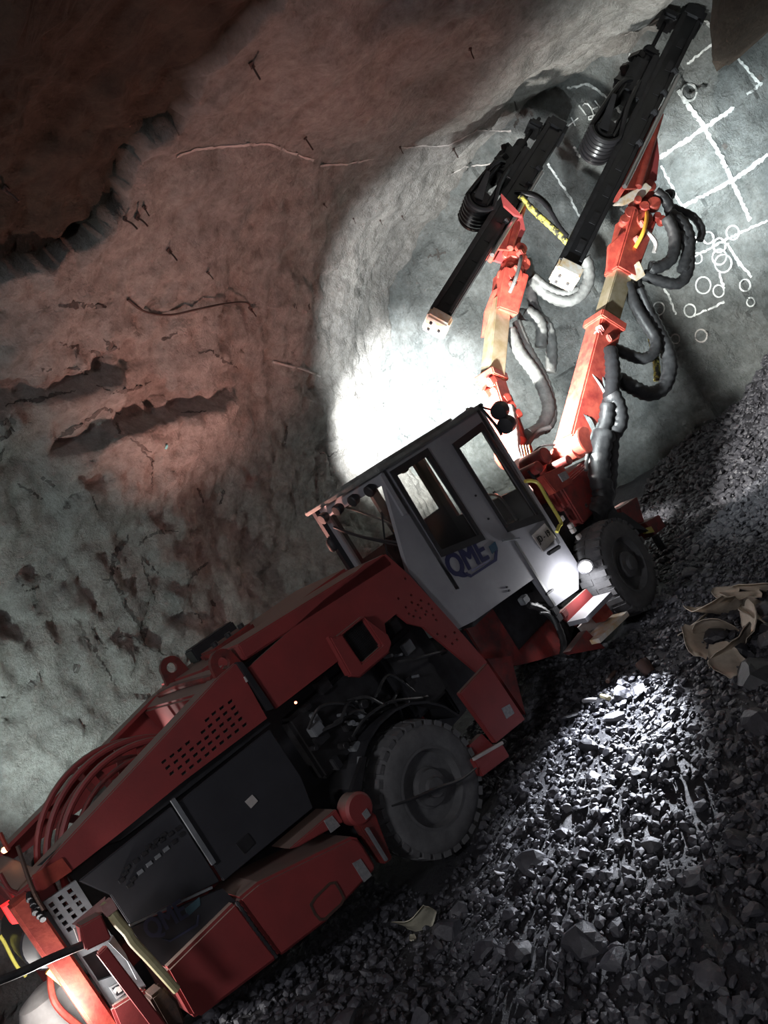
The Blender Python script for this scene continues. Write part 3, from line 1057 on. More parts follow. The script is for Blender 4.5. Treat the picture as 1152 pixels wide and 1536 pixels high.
for k in range(10):
    x, z = rng.uniform(-0.6, 0.7), rng.uniform(1.1, 1.7)
    MB().cyl((x, 0.12, z), (x, 0.24, z), rng.uniform(0.012, 0.022), 10).build('pipe_fitting', 'grey_paint', bay)
MB().lathe(Y(443, 1054, 0.09), (0, -1, 0), [(0, 0.01), (0.012, 0.01), (0.018, 0.005)], 10).build('warning_led', 'led', bay)
for px, r in (((548, 1056), 0.04), ((520, 1118), 0.03), ((475, 1122), 0.02), ((618, 1052), 0.03)):
    p = Y(*px, 0.13)
    MB().cyl(p, p + Vector((0, 0.1, 0)), r, 14).build('gauge', 'dark_metal', bay)
# wheel arch and brackets above the rear wheel
arch = []
for k in range(11):
    an = math.radians(20 + 150 * k / 10)
    arch.append(Vector((0.68 * math.cos(an), 0.05, 0.56 + 0.68 * math.sin(an))))
mb = MB()
for p, q in zip(arch[:-1], arch[1:]):
    o = Vector((0, 0.42, 0))
    u1, u2 = (p - Vector((0, 0.05, 0.56))) * 0.03, (q - Vector((0, 0.05, 0.56))) * 0.03
    mb.hexa([p, q, q + o, p + o, p + u1, q + u2, q + u2 + o, p + u1 + o])
mb.build('wheel_arch', 'black', J)
MB().tube(ys(zoom6([(985, 590), (980, 660), (955, 740), (940, 790)]), 0.02), 0.018, 6).build('brake_pipe', 'grey_paint', J)

# ---- black side guards
MB().plate(ys([(118, 1322), (258, 1210), (330, 1322), (194, 1386), (166, 1343)], 0.02), 0.03).build('side_guard', 'panel_black', J, bevel=0.006)
gb_ = MB().plate(ys([(265, 1206), (405, 1094), (452, 1165), (470, 1212), (336, 1322)], 0.02), 0.03).build('side_guard', 'panel_black', J, bevel=0.006)
MB().plate(ys(zoom6([(515, 775), (545, 746), (568, 772), (540, 802)]), 0.012), 0.008).build('guard_sticker', 'plate_white', gb_)
MB().plate(ys(zoom6([(478, 950), (525, 905), (555, 945), (512, 990)]), 0.010), 0.010).build('guard_tag', 'dark_metal', gb_)
MB().beam(Y(*zoom6([(215, 765)])[0], 0.005), Y(*zoom6([(385, 1030)])[0], 0.005), 0.025, 0.03, (1, 0, 0)).build('guard_strip', 'grey_paint', gb_)
slots = zoom7([(540, 660), (575, 684), (605, 655), (644, 620), (681, 588), (717, 556), (752, 524), (786, 492), (525, 690), (548, 636), (585, 606), (622, 575), (660, 545), (697, 516), (735, 490), (770, 466), (560, 712), (640, 545), (675, 520), (705, 495)])
for i, (u, v) in enumerate(slots):
    pts = [(u - 5, v + 1.5), (u + 3, v - 4.5), (u + 6, v), (u - 2, v + 6)]
    MB().plate(ys(pts, 0.012), 0.01).build('slot_light_tile', 'grey_paint' if i in (2, 3, 4, 5) else 'dark_metal', J)  # light seen through the slots is put into the tile colours
MB().beam(Y(194, 1388, -0.02), Y(318, 1331, -0.02), 0.02, 0.014).build('guard_trim', 'grey_paint', J)
logo_panel = MB().plate(ys([(196, 1392), (334, 1333), (354, 1352), (250, 1452), (228, 1440)], -0.03), 0.03).build('logo_panel', 'panel_black', J)

# ---- tanks
t1 = MB().plate(ys(zoom7([(715, 1080), (1018, 782), (1150, 962), (1205, 1030), (862, 1290), (830, 1285)]), -0.1), 0.55).build('water_tank', 'red', J, bevel=0.02)
t2 = MB().plate(ys([(357, 1349), (388, 1323), (470, 1283), (528, 1255), (537, 1257), (547, 1270), (566, 1302), (491, 1382), (421, 1436)], -0.1), 0.55).build('water_tank', 'red', J, bevel=0.02)
MB().plate(ys(zoom8([(140, 612), (325, 453), (355, 505), (180, 602)]), -0.02), 0.3).build('tank_step', 'red', t2, bevel=0.008)
MB().plate(ys(zoom8([(278, 500), (310, 480), (342, 520), (305, 548)]), -0.028), 0.008).build('step_sticker', 'sticker', t2)
MB().plate(ys(zoom8([(390, 668), (422, 650), (466, 715), (436, 742)]), -0.108), 0.008).build('tank_sticker', 'sticker', t2)
ro = zoom8([(222, 830), (240, 800), (300, 742), (325, 738), (345, 770), (362, 805), (350, 830), (285, 892), (262, 895), (240, 870)])
ri = zoom8([(232, 832), (248, 806), (303, 752), (320, 749), (337, 775), (351, 805), (342, 824), (281, 880), (265, 882), (248, 864)])
MB().plate(ys(ro, -0.108), 0.02, [ys(ri, -0.108)]).build('inspection_seam', 'rust', t2)
MB().plate(ys(ri, -0.105), 0.02).build('inspection_cover', 'red', t2)
MB().tube([Y(u, v, -0.11) for u, v in zoom7([(1020, 784), (1060, 840), (1100, 900), (1148, 962), (1200, 1030)])], 0.012, 6, ripple=0.25, pitch=0.02).build('tank_chain', 'black', t1)

# ---- front jack leg by the rear wheel
jk = MB().lathe(Y(541, 1213, -0.12), (0, 1, 0), [(0, 0.10), (0.02, 0.12), (0.14, 0.12), (0.16, 0.10)], 24).build('jack_joint', 'red', J, smooth=True)
MB().plate(ys(zoom8([(385, 470), (480, 470), (548, 650), (515, 672), (440, 560)]), -0.1), 0.1).build('jack_leg', 'red_dirty', jk, bevel=0.01)
MB().beam(Y(*zoom8([(445, 530)])[0], -0.115), Y(*zoom8([(522, 655)])[0], -0.115), 0.03, 0.02, (1, 0, 0)).build('jack_slide', 'grey_paint', jk)
MB().plate(ys(zoom8([(428, 472), (446, 452), (462, 478), (444, 496)]), -0.13), 0.012).build('jack_sticker', 'sticker', jk)
MB().plate(ys(zoom8([(380, 400), (430, 250), (445, 250), (420, 410)]), -0.05), 0.05).build('jack_arm', 'dark_metal', jk)

# ---- rear end
rpanel_h = []
for i in range(5):
    for j in range(3):
        u, v = 280 + 24 * i + 50 * j, 492 + 33 * i - 37 * j
        rpanel_h.append(ys(zb8([(u - 20, v), (u + 4, v - 16), (u + 18, v + 4), (u - 6, v + 20)]), 0.05))
win = zb8([(445, 775), (530, 735), (605, 880), (532, 906)])
rpanel = MB().plate(ys(zb8([(232, 480), (410, 362), (490, 490), (790, 935), (602, 1050)]), 0.05), 0.03, rpanel_h + [ys(win, 0.05)]).build('rear_grid_panel', 'grey_paint', J)
MB().plate(ys(win, 0.1), 0.02).build('panel_window', 'black', rpanel)
MB().plate(ys(zb8([(590, 940), (655, 905), (690, 960), (630, 1005)]), 0.04), 0.012).build('panel_label', 'sticker', rpanel)
MB().plate(ys(zb8([(604, 945), (650, 918), (674, 956), (632, 988)]), 0.035), 0.008).build('label_print', 'ink', rpanel)
MB().plate(ys(zb8([(612, 962), (626, 940), (646, 932), (660, 958), (640, 972), (632, 958), (626, 975)]), 0.03), 0.006).build('label_symbol', 'plate_white', rpanel)
MB().box((-2.72, 0.03, 0.30), (-2.60, 0.2, 2.0)).build('rear_post', 'boom_red', J, bevel=0.015)
MB().box((-2.72, VW - 0.25, 0.30), (-2.60, VW - 0.1, 2.0)).build('rear_post', 'red', J, bevel=0.015)
MB().plate(ys(zb8([(600, 1052), (780, 940), (850, 1040), (900, 1130), (660, 1200)]), 0.0), 0.4).build('rear_foot', 'red', J, bevel=0.015)
MB().tube([Y(*q, 0.0) for q in zb8([(95, 175), (120, 250), (150, 340), (190, 440), (235, 520)])], 0.012, 8).build('rear_hose', 'rust', J)
MB().tube([Y(*q, 0.15) for q in zb8([(0, 325), (50, 410), (90, 430), (130, 475), (180, 520), (220, 560)])], 0.012, 8).build('rear_pipe', 'red', J)
MB().tube([Y(*q, 0.1) for q in zb8([(0, 105), (20, 150), (48, 200)])], 0.012, 8).build('rear_handle', 'boom_red', J)
for q in zb8([(160, 470), (180, 500), (205, 520), (190, 540), (215, 560), (232, 575)]):
    p = Y(*q, 0.0)
    MB().cyl(p, p + Vector((0.02, 0.05, 0.02)), 0.02, 8).build('hose_fitting', 'dark_metal', J)
mb = MB().plate(ys(zb8([(12, 510), (62, 478), (118, 530), (150, 590), (66, 600)]), 0.35), 0.1)
mb.build('tail_light', 'lamp_red', J)
MB().plate(ys(zb8([(72, 485), (92, 475), (150, 570), (130, 575)]), 0.3), 0.03).build('tail_light_bezel', 'grey_paint', J)
# black drum and white cylinder behind the post, lever bank
MB().cyl((-2.62, 0.45, 1.6), (-2.62, 1.25, 1.6), 0.17, 28).build('hose_drum', 'black_gloss', J, smooth=True)
mb = MB().lathe((-2.78, 1.0, 0.35), (0, 0, 1), [(0, 0.16), (0.06, 0.23), (0.75, 0.23), (0.86, 0.17), (0.9, 0.06)], 28)
mb.build('pressure_cylinder', 'plate_white', J, smooth=True)
for k, q in enumerate(zb8([(255, 850), (280, 842), (300, 860)])):
    p = Y(*q, 0.3)
    MB().beam(p, p + Vector((0.03, 0.0, -0.13)), 0.03, 0.03, (1, 0, 0)).build('control_lever', 'orange_plastic', J)
mb = MB()
for k in range(5):
    mb.beam((-2.68, 0.28 + 0.06 * k, 0.9), (-2.66, 0.28 + 0.06 * k, 1.2), 0.04, 0.05)
mb.build('valve_bank', 'rust', J)
MB().tube([(-2.7, 0.5, 1.45), (-2.78, 0.4, 1.3), (-2.74, 0.4, 1.05), (-2.66, 0.42, 0.8)], 0.02, 8).build('rear_hose', 'boom_red', J)
MB().tube([Y(*q, 0.9) for q in zb8([(0, 660), (25, 700), (60, 770), (95, 830), (140, 880)])], 0.011, 8).build('yellow_strap', 'yellow', J)
rl = MB().lathe((-2.78, 0.42, 0.66), (-0.6, -0.2, -0.5), [(0, 0.05), (0.03, 0.075), (0.06, 0.08), (0.065, 0.07)], 20).build('rear_work_lamp', 'black', J, smooth=True)
MB().lathe((-2.822, 0.406, 0.625), (-0.6, -0.2, -0.5), [(0, 0.07), (0.008, 0.065)], 20).build('lamp_lens', 'lamp_white', rl)
light('rear_lamp_light', 'POINT', Y(92, 1528, -0.02), 42, (1, 0.97, 0.93), size=0.05)
al = MB().lathe(X(9, 1274, -2.5), (-0.7, -0.5, 0.2), [(0, 0.02), (0.02, 0.02), (0.03, 0.012)], 16).build('marker_lamp', 'lamp_amber', J)
# side pole with box, wooden handle, rusty block
pole_top, pole_bot = Y(*zb8([(545, 735)])[0], -0.3), Y(*zb8([(860, 1150)])[0], -0.3)
pl = MB().beam(pole_top, pole_bot + (pole_bot - pole_top) * 0.3, 0.06, 0.06, (1, 0, 0)).build('side_pole', 'red', J, bevel=0.008)
MB().plate(ys(zb8([(430, 612), (548, 545), (605, 678), (466, 745)]), -0.36), 0.12).build('pole_box', 'red', pl, bevel=0.008)
MB().plate(ys(zb8([(392, 600), (570, 452), (552, 540), (430, 612)]), -0.25), 0.02).build('pole_flag', 'pink_plate', pl)
MB().plate(ys(zb8([(400, 625), (432, 612), (456, 690), (425, 695)]), -0.24), 0.02).build('pole_bracket', 'plate_white', pl)
hp = ys(zb8([(568, 478), (600, 535), (640, 590), (685, 640), (720, 695), (800, 780), (880, 870), (955, 955)]), -0.33)
mb = MB()
for i, (p, q) in enumerate(zip(hp[:-1], hp[1:])):
    mb.beam(p, q, 0.05 if i < 4 else 0.04, 0.035, (0, 1, 0))
mb.tube(hp, 0.022, 8)
MB().tube(hp, lambda t: 0.030 - 0.006 * t, 8).build('pale_handle', 'wood', pl)
MB().beam(hp[0], hp[1], 0.062, 0.062, (0, 1, 0)).build('handle_wrap', 'pink_plate', pl)
MB().plate(ys(zb8([(808, 1000), (885, 935), (960, 1010), (1010, 1140), (900, 1160)]), -0.28), 0.15).build('pole_foot', 'rust', pl, bevel=0.015)
MB().plate(ys(zb8([(590, 700), (612, 660), (680, 760), (740, 900), (690, 800)]), -0.1), 0.03).build('pole_stay', 'grey_paint', pl)

# ---- cab
CY = 0.15
side = [(572, 709), (706, 610), (722, 613), (868, 848), (868, 884), (831, 911), (801, 868), (712, 931), (686, 944), (613, 858)]
hf = zoom3([(705, 243), (812, 168), (1072, 568), (935, 612)])
hm = zoom3([(438, 362), (572, 278), (815, 650), (650, 722)])
cab = MB().plate(ys(side, CY), 0.05, [ys(hf, CY), ys(hm, CY)]).build('cab', 'white', J, label='white driver cab with two tall side windows')


def scale_poly(P, k):
    c = sum((Vector(p) for p in P), Vector()) / len(P)
    return [c + (Vector(p) - c) * k for p in P]


for hp_ in (zoom3([(688, 246), (815, 152), (1088, 575), (930, 628)]), zoom3([(418, 366), (580, 264), (832, 660), (644, 736)])):
    o_ = ys(hp_, CY - 0.015)
    MB().plate(o_, 0.03, [scale_poly(o_, 0.86)]).build('window_frame', 'black', cab)
    MB().plate([p + Vector((0, 0.03, 0)) for p in scale_poly(o_, 0.9)], 0.006).build('window_pane', 'glass', cab)
X0, X1, YF, ZT, ZB = 1.47, 3.12, 1.36, 2.96, 1.25
# rear wall with window, far wall, front wall, floor
rw = [(X0, CY, 1.6), (X0, YF, 1.6), (X0, YF, ZT), (X0, CY, ZT)]
MB().plate(rw, 0.05, [[(X0, CY + 0.12, 1.95), (X0, YF - 0.07, 1.95), (X0, YF - 0.07, ZT - 0.12), (X0, CY + 0.12, ZT - 0.12)]], (1, 0, 0)).build('rear_wall', 'white', cab)
MB().plate([(X0 + 0.02, CY + 0.12, 1.95), (X0 + 0.02, YF - 0.07, 1.95), (X0 + 0.02, YF - 0.07, ZT - 0.12), (X0 + 0.02, CY + 0.12, ZT - 0.12)], 0.006, (), (1, 0, 0)).build('window_pane', 'glass', cab)
fw = [(X0, YF, ZB), (X1, YF, ZB), (X1, YF, ZT), (X0, YF, ZT)]
MB().plate(fw, 0.05, [[(X0 + 0.15, YF, 2.25), (2.2, YF, 2.25), (2.2, YF, ZT - 0.14), (X0 + 0.15, YF, ZT - 0.14)], [(2.32, YF, 2.2), (X1 - 0.1, YF, 2.2), (X1 - 0.1, YF, ZT - 0.14), (2.32, YF, ZT - 0.14)]]).build('far_wall', 'interior', cab)
fr = [(X1, CY, ZB), (X1, YF, ZB), (X1, YF, ZT), (X1, CY, ZT)]
MB().plate(fr, 0.05, [[(X1, CY + 0.1, 2.0), (X1, YF - 0.1, 2.0), (X1, YF - 0.1, ZT - 0.1), (X1, CY + 0.1, ZT - 0.1)]], (-1, 0, 0)).build('front_wall', 'interior', cab)
MB().box((X0, CY + 0.05, ZB - 0.02), (X1, YF, ZB + 0.05)).build('cab_floor', 'interior', cab)
MB().box((X0, CY + 0.06, 1.3), (X0 + 0.06, YF, 1.95)).build('rear_bulkhead', 'interior', cab)
rf = MB()
rf.box((X0 - 0.08, CY - 0.05, ZT), (X1 + 0.05, YF + 0.16, ZT + 0.05))
rf.build('roof', 'roof_paint', cab, bevel=0.012)
MB().box((1.75, CY + 0.2, ZT + 0.05), (2.9, YF - 0.15, ZT + 0.085)).build('roof_hatch', 'roof_paint', cab, bevel=0.01)
# under the rear overhang: row of lamps, posts, wipers, mirror
for k in range(4):
    yy = 0.35 + 0.3 * k
    MB().lathe((X0 - 0.02, yy, ZT - 0.09), (-1, 0, -0.15), [(0, 0.035), (0.03, 0.055), (0.09, 0.06), (0.1, 0.05)], 16).build('roof_lamp', 'black', cab, smooth=True)
MB().tube([(X0 - 0.02, 0.45, 2.62), (X0 - 0.04, 0.62, 2.36), (X0 - 0.04, 0.72, 2.2)], 0.01, 6).build('wiper', 'black', cab)
MB().tube([(X0 - 0.03, 1.25, 2.72), (X0 - 0.05, 0.9, 2.5), (X0 - 0.04, 0.45, 2.28)], 0.013, 6).build('wiper_arm', 'black', cab)
MB().tube([(X0 - 0.03, 1.2, 2.66), (X0 - 0.05, 0.85, 2.46), (X0 - 0.04, 0.45, 2.24)], 0.008, 6).build('wiper_rod', 'black', cab)
MB().beam((X0 - 0.03, YF + 0.03, 1.9), (X0 - 0.03, YF + 0.03, ZT), 0.06, 0.06).build('corner_post', 'black', cab)
mq = X(493, 808, X0 - 0.05)
MB().tube([mq + Vector((0.03, -0.12, 0.25)), mq + Vector((0, 0, 0.16)), mq], 0.01, 6).build('mirror_stalk', 'black', cab)
MB().lathe(mq, (0, 0, -1), [(0, 0.03), (0.03, 0.055), (0.12, 0.06), (0.15, 0.04)], 12).build('hanging_lamp', 'black', cab, smooth=True)
# seams and fittings on the side
for a_, b_ in (((772, 812), (832, 908)), ((700, 612), (706, 622)), ):
    MB().beam(Y(*a_, CY - 0.004), Y(*b_, CY - 0.004), 0.02, 0.03, (1, 0, 0)).build('door_edge', 'steel', cab)
MB().beam(Y(572, 712, CY - 0.012), Y(607, 772, CY - 0.012), 0.03, 0.05, (1, 0, 0)).build('corner_strip', 'white', cab)
for u, v in zoom3([(790, 470), (845, 570), (925, 865), (935, 880)]) + [(765, 778), (742, 738)]:
    p = Y(u, v, CY - 0.012)
    MB().cyl(p, p + Vector((0, 0.02, 0)), 0.012, 8).build('panel_bolt', 'ink', cab)
MB().beam(Y(*zoom3([(905, 665)])[0], CY - 0.02), Y(*zoom3([(975, 655)])[0], CY - 0.02), 0.03, 0.02).build('hinge', 'grey_paint', cab)
MB().beam(Y(*zoom3([(1100, 722)])[0], CY - 0.04), Y(*zoom3([(1150, 690)])[0], CY - 0.04), 0.05, 0.045).build('door_handle', 'black', cab, bevel=0.012)
MB().plate(ys(zoom4([(520, 720), (548, 698), (552, 706), (524, 728)]), CY - 0.03), 0.03).build('door_pull', 'dark_metal', cab)
MB().plate(ys(zoom4([(110, 710), (255, 660), (260, 668), (118, 720)]), CY - 0.002), 0.004).build('panel_seam', 'white', cab)
MB().plate(ys(zoom3([(1032, 642), (1086, 590), (1136, 652), (1080, 712)]), CY - 0.012), 0.012).build('number_plate', 'plate_white', cab, label='small white plate lettered JD - 19')


def lettering(txt, name, material, p0, p1, up_h, parent, y_off=0.004, shear=0.0, bold=0.0, squash=1.0):
    """text lying in the side plane, baseline from p0 to p1 (3-D), letter height up_h"""
    cu = bpy.data.curves.new(name, 'FONT')
    cu.body = txt
    cu.size = 1.0
    cu.shear = shear
    cu.extrude = 0.0
    cu.resolution_u = 4
    tmp = bpy.data.objects.new(name, cu)
    COL.objects.link(tmp)
    dg = bpy.context.evaluated_depsgraph_get()
    me0 = bpy.data.meshes.new_from_object(tmp.evaluated_get(dg))
    bpy.data.objects.remove(tmp)
    V = [v.co.copy() for v in me0.vertices]
    F_ = [tuple(f.vertices) for f in me0.polygons]
    xs_ = [v.x for v in V]
    hs = [v.y for v in V]
    x0, x1 = min(xs_), max(xs_)
    h1 = max(hs)
    p0, p1 = Vector(p0), Vector(p1)
    d_ = p1 - p0
    n_ = len(V)
    out = []
    for dyy in (0, 0.004):
        for v in V:
            out.append(p0 + d_ * ((v.x - x0) / (x1 - x0)) + Vector((0, 0, 1)) * (v.y / h1 * up_h) + Vector((0, -y_off + dyy, 0)))
    mb_ = MB()
    F2_ = F_ + [tuple(n_ + i for i in reversed(f)) for f in F_]
    for ox, oz in (((0, 0),) if not bold else ((-1, -0.6), (0, -0.6), (1, -0.6), (-1, 0.6), (0, 0.6), (1, 0.6))):
        k0 = len(mb_.v)
        sh_ = d_.normalized() * (ox * bold * up_h) + Vector((0, -0.0002 * len(mb_.v) / len(out), oz * bold * up_h))
        mb_.v += [p + sh_ for p in out]
        mb_.f += [tuple(k0 + i for i in f) for f in F2_]
    return mb_.build(name, material, parent, smooth=False)


lettering('QME', 'logo_lettering', 'logo_blue', Y(*zoom3([(694, 826)])[0], CY), Y(*zoom3([(850, 738)])[0], CY), 0.225, cab, shear=0.12, bold=0.045)
MB().plate(ys(zoom3([(846, 690), (872, 668), (884, 700), (860, 722)]), CY - 0.008), 0.006).build('logo_flame', 'logo_teal', cab)
MB().plate(ys(zoom3([(735, 800), (770, 812), (868, 745), (874, 700), (884, 704), (880, 752), (768, 824), (742, 812)]), CY - 0.006), 0.005).build('logo_swoosh', 'logo_blue', cab)
MB().plate(ys(zoom3([(770, 790), (850, 745), (852, 752), (772, 798)]), CY - 0.006), 0.005).build('logo_strapline', 'logo_lilac', cab)
lettering('JD - 19', 'plate_lettering', 'ink', Y(*zoom3([(1062, 677)])[0], CY - 0.014), Y(*zoom3([(1113, 640)])[0], CY - 0.014), 0.07, cab, bold=0.02)
lettering('QME', 'dim_logo', 'logo_dim', Y(*zoom7([(652, 948)])[0], -0.032), Y(*zoom7([(818, 842)])[0], -0.032), 0.12, logo_panel, shear=0.12, bold=0.035)
MB().plate(ys(zoom7([(800, 815), (862, 765), (866, 800), (812, 850)]), -0.036), 0.006).build('dim_flame', 'logo_dim_teal', logo_panel)
MB().plate(ys(zoom7([(700, 945), (735, 952), (850, 880), (856, 842), (862, 842), (856, 890), (735, 960)]), -0.036), 0.006).build('dim_swoosh', 'logo_dim', logo_panel)
# cab inside: seat, console, rail
MB().box((1.75, 0.45, 1.35), (2.2, 0.95, 1.75)).build('driver_seat', 'seat', cab, bevel=0.05)
MB().hexa([(1.66, 0.45, 1.72), (1.8, 0.45, 1.72), (1.8, 0.95, 1.72), (1.66, 0.95, 1.72), (1.58, 0.48, 2.35), (1.7, 0.48, 2.35), (1.7, 0.92, 2.35), (1.58, 0.92, 2.35)]).build('seat_back', 'seat', cab, bevel=0.04)
MB().box((2.62, 0.3, 1.3), (3.0, 1.2, 1.72)).build('console', 'interior', cab, bevel=0.04)
MB().box((1.55, 1.05, 1.3), (2.3, 1.3, 2.0)).build('side_console', 'interior', cab, bevel=0.04)
MB().tube([(2.9, 0.32, 1.72), (2.86, 0.32, 2.02), (2.93, 0.5, 2.1), (2.98, 0.7, 2.08)], 0.016, 8).build('grab_rail', 'steel', cab)
MB().tube([(1.7, 1.25, 2.85), (2.0, 1.2, 2.5), (2.1, 1.15, 2.3)], 0.014, 6).build('arm_strut', 'grey_paint', cab)
MB().box((2.05, 1.0, 2.2), (2.22, 1.2, 2.34)).build('display_box', 'orange_plastic', cab, bevel=0.01)
# yellow handrail ahead of the cab
MB().tube([Y(*q, 0.05) for q in zoom4([(425, 236), (455, 234), (484, 248), (520, 310), (578, 408), (572, 430), (562, 455)])], 0.02, 8, sub=5).build('handrail', 'yellow', J)
for q in zoom4([(590, 410), (630, 440), (640, 460), (665, 488), (690, 355), (700, 372)]):
    p = Y(*q, 0.2)
    MB().box(p, p + Vector((0.06, 0.05, 0.06))).build('rail_clamp', 'plate_white', J, bevel=0.006)
# front roof lamps
for i, (u, v) in enumerate(zoom3([(890, 105), (920, 165)])):
    p = D(u, v, 7.7)
    wl = MB().lathe(p, (1, 0.15, 0.1), [(-0.05, 0.05), (-0.04, 0.09), (0.04, 0.10), (0.06, 0.095)], 16).build('work_lamp', 'black', cab, smooth=True)
mb = MB().tube([D(*zoom3([(800, 85)])[0], 7.7), D(*zoom3([(835, 120)])[0], 7.7), D(*zoom3([(880, 175)])[0], 7.7), D(*zoom3([(900, 210)])[0], 7.7)], 0.018, 6)
mb.build('lamp_bracket', 'black', cab)
MB().tube([D(*zoom3([(800, 78)])[0], 7.72), D(*zoom3([(825, 92)])[0], 7.72), D(*zoom3([(860, 100)])[0], 7.72)], 0.012, 6).build('lamp_cable', 'black', cab)
LW = (3.02, 1.56, 2.86)
light('cab_lamp_left_light', 'SPOT', LW, 1900, (0.98, 1.0, 0.99), aim=tuple(on_rock(730, 470)[0]), angle=80, blend=0.5, size=0.06)
light('cab_lamp_left_beam', 'SPOT', LW, 20000, (1.0, 0.995, 0.98), aim=tuple(on_rock(618, 625)[0]), angle=44, blend=1.0, size=0.06)
LR = (3.36, -0.12, 2.76)
light('cab_lamp_right_light', 'SPOT', LR, 1000, (0.92, 1.0, 1.0), aim=(9.0, -2.2, 2.6), angle=125, blend=1.0, size=0.05)
light('cab_lamp_boom_light', 'SPOT', (3.45, 0.95, 2.75), 2400, (1.0, 0.97, 0.9), aim=(5.2, 0.6, 2.6), angle=120, blend=0.6, size=0.05)
for p_ in ((3.0, 1.54, 2.86),):
    l_ = MB().lathe(Vector(p_) + Vector((-0.06, -0.06, 0)), (0.5, 0.85, 0), [(-0.06, 0.05), (-0.04, 0.08), (0.02, 0.085)], 16).build('work_lamp', 'black', cab, smooth=True)
# unseen red lamp added behind the hood to tint the left wall, white lamp at the far rear corner
bp_ = Vector((1.05, 2.0, 2.2))
MB().lathe(bp_, (0, 1, 0), [(-0.05, 0.05), (0.0, 0.06), (0.03, 0.05)], 16).build('added_red_lamp', 'lamp_red', hood_far, smooth=True)
light('added_red_fill', 'SPOT', bp_ + Vector((0, 0.1, 0.05)), 420, (1.0, 0.47, 0.38), aim=tuple(on_rock(360, 330)[0]), angle=112, blend=0.7, size=0.05)
wl_ = Vector((-2.3, 1.9, 1.75))
MB().lathe(wl_, (0.5, 1, 0), [(-0.05, 0.05), (0.0, 0.07), (0.04, 0.06)], 16).build('rear_side_lamp', 'black', J, smooth=True)
light('rear_side_lamp_light', 'SPOT', wl_ + Vector((0.04, 0.09, 0.0)), 190, (0.86, 1.0, 0.95), aim=tuple(on_rock(280, 780)[0]), angle=140, blend=0.8, size=0.05)

# ---- under the cab: dark red frame, step, lamp
fr_ = MB().plate(ys(zoom4([(205, 850), (455, 660), (560, 810), (610, 970), (480, 1010), (400, 1030), (250, 1030)]), 0.5), 0.1).build('front_frame', 'red_dirty', J)
MB().plate(ys(zoom5([(960, 570), (1010, 640), (1120, 800), (1060, 560)]), 0.3), 0.1).build('frame_plate', 'red_dirty', J)
MB().plate(ys(zoom4([(30, 640), (160, 590), (420, 1000), (300, 1080)]), 0.42), 0.06).build('frame_plate', 'red_dirty', J)
mb = MB()
for k in range(4):
    o = 22 * k
    MB().tube([Y(*q, 0.15 + 0.06 * k) for q in zoom4([(440 + o, 770), (500 + o, 790 - 4 * k), (560 + o, 850), (590 + o, 930), (585 + o, 1000)])], 0.035, 8, ripple=0.08, pitch=0.03).build('frame_hose', 'hose', J)
MB().tube([Y(*q, 0.08) for q in zoom4([(490, 805), (525, 808), (550, 840), (565, 880)])], 0.012, 6).build('frame_hose', 'hose_grey', J)
for q, m_ in (((430, 770), 'grey_paint'), ((600, 830), 'red_dirty'), ((575, 850), 'dark_metal'), ((560, 820), 'dark_metal')):
    p = Y(*zoom4([q])[0], 0.1)
    MB().box(p, p + Vector((0.1, 0.08, 0.08))).build('frame_fitting', m_, J, bevel=0.01)
step = MB().plate(ys(zoom4([(560, 815), (690, 700), (742, 760), (650, 850), (705, 935), (768, 958), (620, 975), (690, 880)]), 0.12), 0.03).build('cab_step', 'red', J)
sx0, sx1 = Y(*zoom4([(650, 845)])[0], -0.05), Y(*zoom4([(762, 732)])[0], -0.05)
MB().beam(sx0, sx1, 0.24, 0.05).build('step_tread', 'white', step)
sx2, sx3 = Y(*zoom4([(708, 932)])[0], -0.05), Y(*zoom4([(832, 815)])[0], -0.05)
MB().beam(sx2, sx3, 0.24, 0.05).build('step_tread', 'end_cap', step)
MB().plate(ys(zoom4([(660, 865), (725, 790), (780, 850), (710, 925)]), 0.08), 0.03).build('step_side', 'plate_white', step)
MB().plate(ys(zoom4([(735, 800), (765, 750), (806, 808), (770, 840)]), -0.05), 0.12).build('step_block', 'boom_red', step)
MB().plate(ys(zoom4([(620, 970), (690, 880), (770, 955), (640, 980)]), -0.05), 0.1).build('step_foot', 'red_dirty', step)
lp = Y(879, 853, -0.02)
sl = MB().lathe(lp + Vector((0.06, 0.04, 0.02)), (-0.75, -0.65, -0.1), [(-0.05, 0.05), (0.0, 0.085), (0.05, 0.09), (0.055, 0.085)], 20).build('step_lamp', 'black', J, smooth=True)
MB().lathe(lp + Vector((0.02, 0.005, 0.013)), (-0.75, -0.65, -0.1), [(0, 0.055), (0.01, 0.06), (0.02, 0.04)], 20).build('lamp_lens', 'lamp_white', sl)
light('step_lamp_light', 'POINT', lp + Vector((-0.16, 0.04, -0.02)), 14, (0.95, 0.96, 1.0), size=0.04)
light('step_lamp_beam', 'SPOT', lp + Vector((-0.12, -0.24, 0.06)), 1600, (0.86, 0.9, 1.0), aim=(1.45, -0.72, 0.0), angle=46, blend=0.9, size=0.05)

